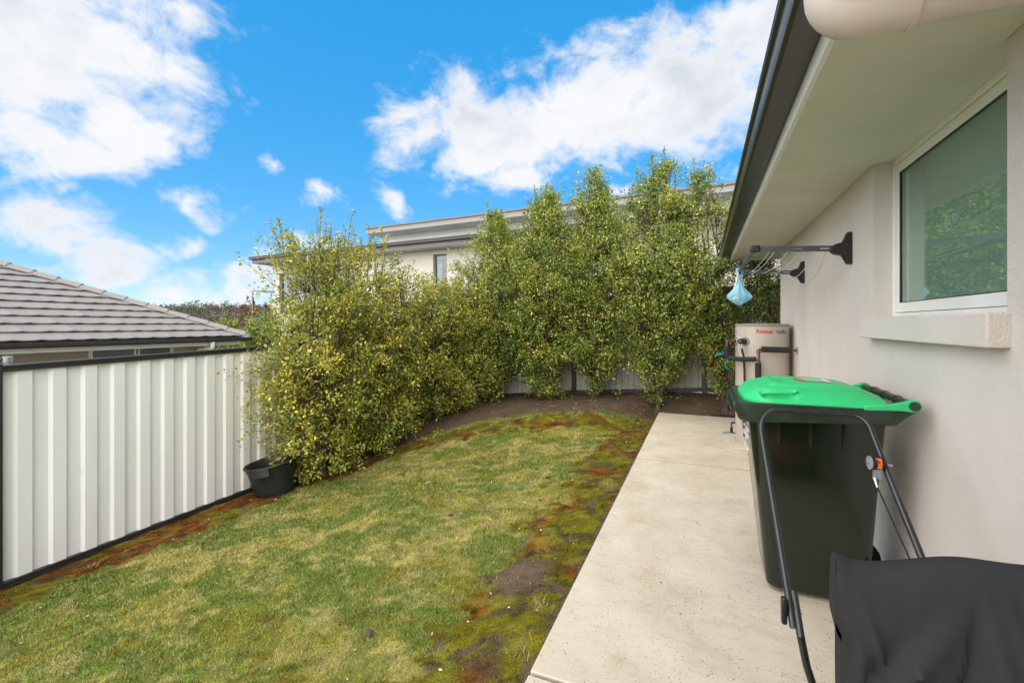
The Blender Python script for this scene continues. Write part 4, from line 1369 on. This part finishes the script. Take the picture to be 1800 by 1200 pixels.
# stamped marks and a small metal ring on the front
ln_ = MB()
for k, (z0, z1, y0_, y1_) in enumerate(((.86, .885, 2.80, 2.90), (.82, .845, 2.82, 3.02), (.76, .775, 2.80, 2.98))):
    for j in range(5):
        ya = y0_ + (y1_ - y0_) * j / 5
        ln_.box(.222, .2335 - .0005 * k, ya, ya + .6 * (y1_ - y0_) / 5, z0, z1)
ln_.build('stamped_marks', M['whitep'], bn)
MB().tube([(.200 + .0 * k, 2.68 + .022 * math.cos(t), .925 + .022 * math.sin(t)) for k, t in enumerate([i * math.pi / 6 for i in range(13)])], .006, 6).build('ring', M['steel'], bn, smooth=True)

# ------------------------------------------------------------------ water heater
hx, hy, hr = .655, 6.20, .285
wh_ = thing('water_heater', 'beige hot water cylinder with black lagged pipes beside the wall', 'water heater', (hx, hy, 0))
ttop = 1.455
t_ = MB().lathe([(hr - .01, .03), (hr, .045), (hr, ttop - .028)], (hx, hy, 0), 64)
t_.build('tank', M['tank'], wh_, smooth=40)
MB().lathe([(hr + .004, ttop - .030), (hr + .006, ttop - .008), (hr - .004, ttop), (.10, ttop + .008), (.0001, ttop + .010)], (hx, hy, 0), 64).build('lid', pm('tank lid', (.28, .26, .24), .45, var=.06), wh_, smooth=40)
MB().box(hx - .36, hx + .31, hy - .36, hy + .36, -.002, .03).build('base_slab', M['concrete'], wh_, bevel=.006)


vdir = math.atan2(-hy, -hx)          # direction from tank to viewer
def cyl(off, z, r_=hr, d=.0):
    """point on the tank skin, off = metres to the right as seen from the yard"""
    t = vdir + math.asin(max(-1, min(1, off / r_)))
    return (hx + (r_ + d) * math.cos(t), hy + (r_ + d) * math.sin(t), z)


def text_on_tank(txt, off0, width, z, height, mat, name, shear=0.0, bold=0.0):
    cu = bpy.data.curves.new('lettering', 'FONT')
    cu.body = txt; cu.size = 1.0; cu.shear = shear; cu.offset = bold; cu.resolution_u = 3
    ob = bpy.data.objects.new('lettering', cu); COL.objects.link(ob)
    bpy.context.view_layer.update()
    dg = bpy.context.evaluated_depsgraph_get()
    me = bpy.data.meshes.new_from_object(ob.evaluated_get(dg))
    bpy.data.objects.remove(ob); bpy.data.curves.remove(cu)
    xs = [v.co.x for v in me.vertices]; ys = [v.co.y for v in me.vertices]
    x0, x1, y0, y1 = min(xs), max(xs), min(ys), max(ys)
    mb = MB()
    mb.v = [cyl(off0 + (v.co.x - x0) / (x1 - x0) * width, z + (v.co.y - y0) / (y1 - y0) * height, hr, .0015) for v in me.vertices]
    mb.f = [tuple(p.vertices) for p in me.polygons]; mb.k = [0] * len(mb.f)
    bpy.data.meshes.remove(me)
    return mb.build(name, mat, wh_)


text_on_tank('Rinnai', -.055, .165, 1.345, .050, M['red'], 'lettering', 0, .022)
text_on_tank('hotflo', .145, .098, 1.343, .052, M['inkd'], 'lettering', .25, .006)
MB().add([cyl(.18, 1.333, hr, .0015), cyl(.225, 1.333, hr, .0015), cyl(.225, 1.337, hr, .0015), cyl(.18, 1.337, hr, .0015)], [(0, 1, 2, 3)]).build('printed_stroke', M['orange'], wh_)
lb_ = MB()
for row in range(8):
    z = 1.395 - row * .012
    for o0, o1 in ((-.268, -.245), (-.228, -.165)):
        if row > 5 and o0 < -.25: continue
        e_ = o0 + (o1 - o0) * (.6 + .4 * ((row * 37) % 10) / 10)
        lb_.add([cyl(o0, z, hr, .001), cyl(e_, z, hr, .001), cyl(e_, z + .005, hr, .001), cyl(o0, z + .005, hr, .001)], [(0, 1, 2, 3)])
lb_.build('printed_label', M['inkg'], wh_)


def radial(off, z, d0, d1, r0, r1, name, mat, n=16, parent=None):
    return MB().tube([cyl(off, z, hr, d0), cyl(off, z, hr, d1)], [r0, r1], n).build(name, mat, parent or wh_, smooth=30)


for off, z in ((-.170, 1.252), (-.268, 1.252)):
    es = radial(off, z, -.004, .010, .054, .050, 'escutcheon', M['grey'], 20)
radial(-.170, 1.252, .010, .085, .034, .032, 'relief_valve', M['black'], 12)
radial(-.170, 1.252, .085, .092, .013, .012, 'valve_pin', M['steel'], 10)
radial(-.268, 1.252, .010, .09, .022, .016, 'cold_inlet', M['copper'], 10)
v0 = Vector(cyl(-.170, 1.20, hr, .06))
MB().tube([v0 + Vector((0, 0, .03)), v0 + Vector((0, 0, -.03))], .014, 10).build('drain_fitting', M['steel'], wh_, smooth=True)
MB().tube([v0 + Vector((0, 0, -.03)), v0 + Vector((.02, -.02, -.13)), v0 + Vector((.03, -.01, -.3)), v0 + Vector((.03, .0, -1.05)), (.45, 6.1, .12)], .0125, 10).build('drain_hose', M['black'], wh_, smooth=True)
# lagged pipes
A = Vector(cyl(-.268, 1.252, hr, .09)); 
PA = A + Vector((-.02, -.05, 0))
MB().tube([A, PA, PA + Vector((0, 0, -.07))], .014, 10).build('copper_pipe', M['copper'], wh_, smooth=True)
MB().tube([PA + Vector((0, 0, -.06)), PA + Vector((0, 0, -.185))], .036, 14).build('pipe_lagging', M['foam'], wh_, smooth=40)
q0 = PA + Vector((0, 0, -.195)); q1 = Vector(cyl(-.045, 1.055, hr, .10))
MB().tube([q0 + Vector((0, 0, .02)), q0 + Vector((.03, -.02, -.012)), (q0 + q1) / 2 + Vector((0, -.05, -.010)), q1], .028, 14).build('pipe_lagging', M['foam'], wh_, smooth=40)
q2 = q1 + Vector((.03, 0, .004))
MB().tube([q1, q2, q2 + Vector((0, 0, .11))], .016, 10).build('copper_pipe', M['copper'], wh_, smooth=True)
MB().tube([q2 + Vector((-.02, 0, -.01)), q2 + Vector((.0, 0, -.02)), q2 + Vector((0, 0, -.06))], .018, 10).build('copper_tee', M['copper'], wh_, smooth=True)
MB().tube([q2 + Vector((0, 0, .06)), q2 + Vector((0, 0, .10))], .022, 8).build('compression_nut', M['copper'], wh_, smooth=25)
MB().tube([q2 + Vector((-.005, 0, -.045)), q2 + Vector((-.005, 0, -.30)), q2 + Vector((.0, 0, -.60))], .032, 14).build('pipe_lagging', M['foam'], wh_, smooth=40)
q3 = q2 + Vector((0, 0, .11)); 
MB().tube([q3 + Vector((.005, 0, 0)), (WX + .0, q3.y + .02, q3.z - .005)], .013, 10).build('copper_pipe', M['copper'], wh_, smooth=True)
MB().tube([q3 + Vector((.03, 0, 0)), (WX - .065, q3.y + .018, q3.z - .004)], .033, 14).build('pipe_lagging', M['foam'], wh_, smooth=40)
MB().tube([(WX - .014, q3.y + .02, q3.z - .005), (WX - .002, q3.y + .02, q3.z - .005)], .034, 14).build('wall_flange', M['steel'], wh_, smooth=30)
MB().tube([q2 + Vector((.0, 0, -.30)), q2 + Vector((.10, .02, -.31)), q2 + Vector((.26, .03, -.31))], .022, 10).build('pipe_lagging', M['foam'], wh_, smooth=40)
# garden tap by the heater
gt = thing('garden_tap', 'garden tap with teal lever and hose loop left of the heater', 'tap', (PA.x - .03, PA.y, .9))
MB().tube([(PA.x, PA.y + .05, 1.09), (PA.x - .05, PA.y, 1.095), (PA.x - .065, PA.y - .01, 1.09)], .019, 10).build('tap_body', M['teal'], gt, smooth=True)
MB().tube([(PA.x - .06, PA.y, 1.095), (PA.x - .13, PA.y - .02, 1.075)], [.016, .012], 8).build('lever', M['teal'], gt, smooth=True)
MB().tube([(PA.x + .02 + .04 * math.cos(t), PA.y + .02, .96 + .05 * math.sin(t)) for t in [i * math.pi / 5 + 1.2 for i in range(7)]], .009, 8).build('hose', M['teal'], gt, smooth=True)

# floor waste with bent pipe on the path
fd = thing('floor_waste', 'small round floor waste with bent black pipe on the path', 'drain', (.335, 6.72, 0))
MB().lathe([(.088, .001), (.086, .007), (.0001, .009)], (.335, 6.72, 0), 24).build('grate', M['grey'], fd, smooth=30)
MB().tube([(.355, 6.72, .006), (.355, 6.72, .085)], .017, 10).build('spigot', M['black'], fd, smooth=True)
MB().tube([(.355, 6.72, .08), (.355, 6.72, .13)], .010, 10).build('copper_stub', M['copper'], fd, smooth=True)
MB().tube([(.355, 6.72, .125), (.358, 6.715, .145), (.39, 6.70, .148), (.43, 6.62, .142)], .012, 10).build('elbow', M['black'], fd, smooth=True)
MB().tube([(.425, 6.63, .142), (.56, 6.36, .125)], .016, 10).build('overflow_pipe', M['black'], fd, smooth=True)
dg_ = thing('drain_grate', 'narrow dark slotted grate in the soil past the slab', 'drain grate', (.28, 8.02, .0))
zgd = g1(.28, 8.02) + .012
m_ = MB().box(.12, .50, 7.95, 7.965, zgd - .03, zgd + .012).box(.12, .50, 8.075, 8.09, zgd - .03, zgd + .012)
m_.build('frame', M['black'], dg_)
m_ = MB()
for k in range(13): m_.box(.125 + k * .03, .138 + k * .03, 7.965, 8.075, zgd - .02, zgd + .010)
m_.build('slats', M['black'], dg_)

# ------------------------------------------------------------------ fold-down clothesline
YA, YB = 3.89, 5.51
XO = .365
ZA = 1.984
cl_ = thing('clothesline', 'fold-down clothesline with two slate arms on the house wall', 'clothesline', (WX, 4.7, ZA))
for yy in (YA, YB):
    pl = [(WX, ZA + .117), (WX - .028, ZA + .117), (WX - .055, ZA + .048), (WX - .105, ZA + .034), (WX - .128, ZA + .008), (WX - .128, ZA - .016), (WX - .105, ZA - .034), (WX - .06, ZA - .044), (WX - .028, ZA - .108), (WX, ZA - .108)]
    MB().prism(pl, 1, yy - .028, yy + .028).build('wall_bracket', M['black'], cl_, bevel=.006)
    b = MB()
    xa, xb = WX - .115, XO
    zz = lambda x: ZA + .002 + (WX - x) * .055
    def armbox(x0_, x1_, h0, h1, w_=.010):
        b.add([(x, yy + s_, zz(x) + h) for x in (x0_, x1_) for s_, h in ((-w_, h0), (w_, h0), (w_, h1), (-w_, h1))],
              [(0, 1, 2, 3), (4, 7, 6, 5), (0, 4, 5, 1), (1, 5, 6, 2), (2, 6, 7, 3), (3, 7, 4, 0)])
    armbox(xa, xb, -.020, -.004); armbox(xa, xb, .005, .020)
    slots = [(.78, .90), (.60, .71), (.475, .505), (.44, .452)]
    edges = [xa] + [v for s0_, s1_ in ((.78, .86), (.58, .67), (.455, .485)) for v in (s1_, s0_)] + [xb]
    for i in range(0, len(edges), 2): armbox(edges[i], edges[i + 1], -.004, .005)
    b.build('arm', M['slate'], cl_)
    MB().box(XO - .030, XO + .035, yy - .022, yy + .022, zz(XO) - .026, zz(XO) + .026).build('corner_joint', M['black'], cl_, bevel=.01)
zz0 = ZA + .002 + (WX - XO) * .055
MB().box(XO - .012, XO + .008, YA + .022, YB - .022, zz0 - .022, zz0 + .018).build('front_bar', M['slate'], cl_, bevel=.004)
rq = random.Random(9)
for k, (x, sag) in enumerate(((.465, .02), (.50, .025), (.585, .035), (.66, .05), (.74, .11), (.82, .17))):
    z = ZA - .012 + (WX - x) * .055
    pts = [(x + (.03 * math.sin(3 * t) if k > 3 else 0), YA + (YB - YA) * t, z - sag * 4 * t * (1 - t)) for t in [i / 14 for i in range(15)]]
    MB().tube(pts, .0030, 5).build('line', M['cord'], cl_, smooth=True)
MB().tube([(.50, YB - .012, zz0), (.50, YB - .030, zz0)], .011, 10).build('line_hook', M['cord'], cl_)

# blue carrier bag hanging from the front bar
by_ = YB - .10
bg_ = thing('plastic_bag', 'pale blue plastic carrier bag tied to the clothesline corner', 'bag', (XO, by_, zz0))
rings = []
ctr = Vector((XO - .005, by_ - .02, 0))
prof_b = [(0.010, -.055), (.020, -.075), (.014, -.092), (.030, -.13), (.058, -.19), (.088, -.245), (.098, -.275), (.080, -.305), (.045, -.34), (.012, -.362)]
for i, (r_, z) in enumerate(prof_b):
    ring = []
    for k in range(28):
        t = 2 * math.pi * k / 28
        fold = 1 + .13 * math.sin(7 * t + .6 + i * .25) * (1 - i / 12) + .08 * math.sin(11 * t + 2 - i * .4) + .10 * (vnoise([t * 2.5 + i * 3.1], [i * .9], seed=2)[0] - .5)
        pt = 1 + (.60 if i in (5, 6, 7) else .15) * max(0, math.cos(2 * (t - 2.75))) ** 3
        ring.append((ctr.x + r_ * fold * pt * math.cos(t) * .84, ctr.y + r_ * fold * pt * math.sin(t) * .66, zz0 + z + .012 * math.sin(2 * t) * (i > 4)))
    rings.append(ring)
b = MB(); loft(b, rings, True, True)
b.build('bag_body', M['bag'], bg_, smooth=60)
for sgn in (-1, 1):
    MB().tube([(ctr.x - .003, by_ - .02, zz0 - .07), (XO - .03, by_ + .015 * sgn - .01, zz0 - .02), (XO - .022, by_ + .01 * sgn, zz0 + .024), (XO + .016, by_ + .01 * sgn, zz0 + .024), (XO + .024, by_ + .005 * sgn, zz0 - .03), (ctr.x + .006, by_ - .02, zz0 - .07)],
              [.010, .014, .012, .012, .014, .010], 6, flat=.35).build('bag_handle', M['bag'], bg_, smooth=60)
MB().tube([(XO - .016, by_ - .03, zz0 - .02), (XO - .035, by_ - .035, zz0 - .12), (XO - .075, by_ - .03, zz0 - .235)], [.004, .008, .003], 6, flat=.4).build('loose_strap', M['whitep'], bg_, smooth=60)
rq2 = random.Random(12)
m_ = MB()
for k in range(9):
    x = ctr.x - .03 + rq2.uniform(-.028, .03); z = zz0 - .30 + rq2.uniform(-.02, .024)
    y = ctr.y - .078 + abs(x - ctr.x) * .2 + (.02 if z < zz0 - .31 else 0)
    m_.add([(x - .011, y, z), (x, y - .004, z - .008), (x + .010, y, z + .002), (x, y - .004, z + .009)], [(0, 1, 2, 3)])
m_.build('printed_flower', M['whitep'], bg_)

# ------------------------------------------------------------------ lawn mower (its handle stands in front of the bin)
mw = thing('lawn_mower', 'push lawn mower with black tube handle standing before the bin', 'lawn mower', (.52, 1.7, 0))
def hpt(x, h):                      # a point in the handle's slanting plane
    return Vector((x, 2.40 - (1.057 - h) * .93, h))
pts = [hpt(.286, .415), hpt(.272, .60), hpt(.246, .93)]
for k in range(0, 7):
    t = math.pi - k / 6 * math.pi / 2
    pts.append(hpt(.325 + .082 * math.cos(t), .973 + .084 * math.sin(t)))
for k in range(0, 7):
    t = math.pi / 2 - k / 6 * math.pi / 2 * .85
    pts.append(hpt(.600 + .055 * math.cos(t), 1.002 + .055 * math.sin(t)))
pts += [hpt(.672, .86), hpt(.703, .64), hpt(.722, .42)]
MB().tube(pts, .0118, 14).build('handle_bar', M['mower'], mw, smooth=True)
for sgn, x0_ in ((1, .299), (-1, .715)):
    lo = [hpt(x0_, .50), hpt(x0_ + .006 * sgn, .40), Vector((x0_ + .025 * sgn, 1.80, .30)), Vector((x0_ + .055 * sgn, 1.80, .20)), Vector((x0_ + .08 * sgn, 1.78, .12))]
    MB().tube(lo, .0125, 12).build('lower_handle', M['mower'], mw, smooth=True)
    kx = x0_ - .03 * sgn
    kn = MB().add([], [])
    c0_ = hpt(x0_ - .036 * sgn, .452)
    MB().prism([(c0_.y - .014, c0_.z - .046), (c0_.y + .012, c0_.z - .044), (c0_.y + .018, c0_.z + .02), (c0_.y + .012, c0_.z + .044), (c0_.y - .012, c0_.z + .046), (c0_.y - .018, c0_.z)], 0, c0_.x - .009, c0_.x + .009).build('wing_knob', M['black'], mw, bevel=.005)
    MB().tube([c0_, hpt(x0_ + .018 * sgn, .452)], .0045, 8).build('bolt', M['steel'], mw)
# throttle control with sticker and cable
tcn = hpt(.640, .897)
tdir = (hpt(.703, .64) - hpt(.672, .86)).normalized()
th_ = MB().tube([tcn + Vector((-.020, -.016, 0)), tcn + Vector((.016, -.010, 0))], .027, 20)
th_ = th_.build('throttle', M['black'], mw, smooth=30)
MB().tube([tcn + Vector((-.025, -.0165, 0)), tcn + Vector((-.0205, -.016, 0))], .0265, 20).build('dial', M['grey'], th_, smooth=30)
MB().tube([tcn + Vector((-.036, -.017, 0)), tcn + Vector((-.025, -.0165, 0))], .004, 8).build('pin', M['steel'], th_)
stp = MB()
for k in range(6):
    t0, t1 = math.pi * 1.5 - .75 + k * .22, math.pi * 1.5 - .75 + (k + 1) * .22
    for (ta, tb) in ((t0, t1),):
        pass
def curved(u0, u1, a0_, a1_, r_):
    vs = []
    for k in range(7):
        a_ = a0_ + (a1_ - a0_) * k / 6
        for uu in (u0, u1): vs.append((tcn.x + uu, tcn.y - .012 - r_ * math.cos(a_), tcn.z + r_ * math.sin(a_)))
    return vs, [(k * 2, k * 2 + 1, k * 2 + 3, k * 2 + 2) for k in range(6)]
MB().add(*curved(-.012, .012, -.35, .95, .0282)).build('sticker', M['orange'], th_, smooth=True)
MB().add(*curved(-.012, .012, -.62, -.35, .0282)).build('sticker_band', M['yellow'], th_, smooth=True)
MB().add(*curved(-.006, .001, .42, .75, .0287)).add(*curved(-.001, .006, .2, .5, .0287)).build('printed_mark', M['inkd'], th_)
MB().box(tcn.x - .012, tcn.x + .014, tcn.y - .026, tcn.y - .012, tcn.z - .06, tcn.z - .022).build('clamp_plate', M['grey'], th_)
MB().tube([tcn + Vector((.02, -.008, -.004)), tcn + Vector((.052, -.008, -.006))], .006, 8).build('clamp_bolt', M['steel'], th_)
c1_ = tcn + Vector((-.008, -.020, -.056))
MB().tube([c1_, c1_ + Vector((.006, -.012, -.035))], [.0075, .005], 8).build('cable_ferrule', M['steel'], th_, smooth=True)
MB().tube([c1_ + Vector((.006, -.012, -.035)), hpt(.665, .62) + Vector((0, -.03, 0)), Vector((.668, 1.86, .47)), Vector((.64, 1.70, .30))], .0032, 6).build('cable', M['black'], mw, smooth=True)
# deck, engine, wheels (low, behind the cover)
b = MB()
loft(b, [rrect(.36, .70, 1.20, 1.78, .10, .05), rrect(.37, .69, 1.21, 1.77, .10, .13), rrect(.42, .64, 1.27, 1.70, .09, .165)])
b.build('deck', pm('mower deck', (.25, .03, .02), .4, var=.15, vscale=12), mw, smooth=35)
b = MB().lathe([(.12, .165), (.125, .20), (.12, .30), (.10, .335), (.03, .345), (.0001, .345)], (.53, 1.45, 0), 24)
b.build('engine', M['black'], mw, smooth=35)
for x in (.335, .705):
    for y in (1.27, 1.71):
        wl = MB().tube([(x, y, .085), (x + .032, y, .085)], .085, 22).build('wheel', M['black'], mw, smooth=30)
        MB().tube([(x - .003, y, .085), (x + .035, y, .085)], .035, 14).build('hub', M['grey'], wl, smooth=30)

# ------------------------------------------------------------------ fabric cover in the corner
cv = thing('fabric_cover', 'charcoal fabric cover draped in soft folds beside the mower handle', 'cover', (.58, .95, 0))
CX0, CX1 = .258, .955
profc = [(1.16, .02), (1.155, .60), (1.15, .90), (1.14, .955), (1.122, .972), (1.10, .968), (1.075, .945), (1.045, .86), (1.01, .72), (.985, .55), (.955, .30), (.94, .02)]
NP, NS = 90, 200
lens = [0]
for i in range(1, len(profc)): lens.append(lens[-1] + math.hypot(profc[i][0] - profc[i - 1][0], profc[i][1] - profc[i - 1][1]))


def cov(s_, t_):
    l = t_ * lens[-1]
    y = float(np.interp(l, lens, [p[0] for p in profc])); z = float(np.interp(l, lens, [p[1] for p in profc]))
    front = max(0.0, min(1.0, (l - lens[5]) / .35)) if l > lens[5] else 0
    x = CX0 + (CX1 - CX0) * s_
    # ridge line: peaked corner at the left, sags, lifts towards the middle, falls away
    if z > .5:
        k_ = (z - .5) / .47
        z += k_ * (.012 * math.exp(-((s_ - .0) / .02) ** 2) - .003 * math.exp(-((s_ - .08) / .05) ** 2) + .012 * math.exp(-((s_ - .26) / .10) ** 2) + .105 * min(s_, .55))
    # folds fanning from the lifted middle
    d_ = .95 - z
    dd_ = max(0, d_)
    a_ = (s_ - .30) / (.06 + dd_ * .70)
    f = .036 * math.sin(a_ * 4.2 + .4) * (1 if a_ > -.5 else .25) + .018 * math.sin(a_ * 9.5 + 2.0) * (1 if a_ > -.2 else .25)
    l_ = s_ - (.262 - dd_ * 1.05)
    f += .042 * math.exp(-(l_ / .020) ** 2) - .054 * math.exp(-((l_ + .042) / .026) ** 2)
    l2 = s_ - (.02 + dd_ * .42)
    f += .022 * math.exp(-(l2 / .012) ** 2) - .010 * math.exp(-((l2 + .02) / .012) ** 2)
    y -= f * front * min(1, .12 + dd_ * 10) * min(1, .1 + s_ / .045)
    y += min(1, s_ / .06) * .014 * front * (vnoise([s_ * 16], [z * 12], seed=4)[0] - .5) + .008 * front * (vnoise([s_ * 38], [z * 26], seed=5)[0] - .5)
    rd = 1 - 2 * abs(vnoise([s_ * 9 + z * 7], [z * 5 - s_ * 6], seed=14)[0] - .5)
    y -= .022 * front * max(0, rd - .55) ** 1.5 * 3 * min(1, s_ / .06)
    # left and right edges roll back
    e_ = max(0.0, (.05 - s_) / .05)
    y += front * .05 * e_ ** 2
    x += -.010 * e_ * (1 if z > .85 else .0) + .03 * max(0, .75 - z) * (1 - s_) * .5
    return (x, y, z)


b = MB().grid(cov, NS, NP)
nl = [j * (NS + 1) for j in range(NP + 1)]
nr_ = [j * (NS + 1) + NS for j in range(NP + 1)]
for side_ids, sg in ((nl, -1), (nr_, 1)):
    basei = len(b.v)
    cz = [b.v[i] for i in side_ids]
    # side gusset drawn in a little: rings shrinking to a spine
    ring = side_ids
    for shr in (.35, .8, .99):
        new = []
        for i in side_ids:
            x, y, z = b.v[i]
            yc = 1.085
            new.append(len(b.v)); b.v.append((x + sg * .004 * shr, y + (yc - y) * shr, z - .012 * shr))
        for q in range(len(side_ids) - 1):
            b.f.append((ring[q], ring[q + 1], new[q + 1], new[q])); b.k.append(0)
        ring = new
co = b.build('cloth', M['cloth'], cv, smooth=75)
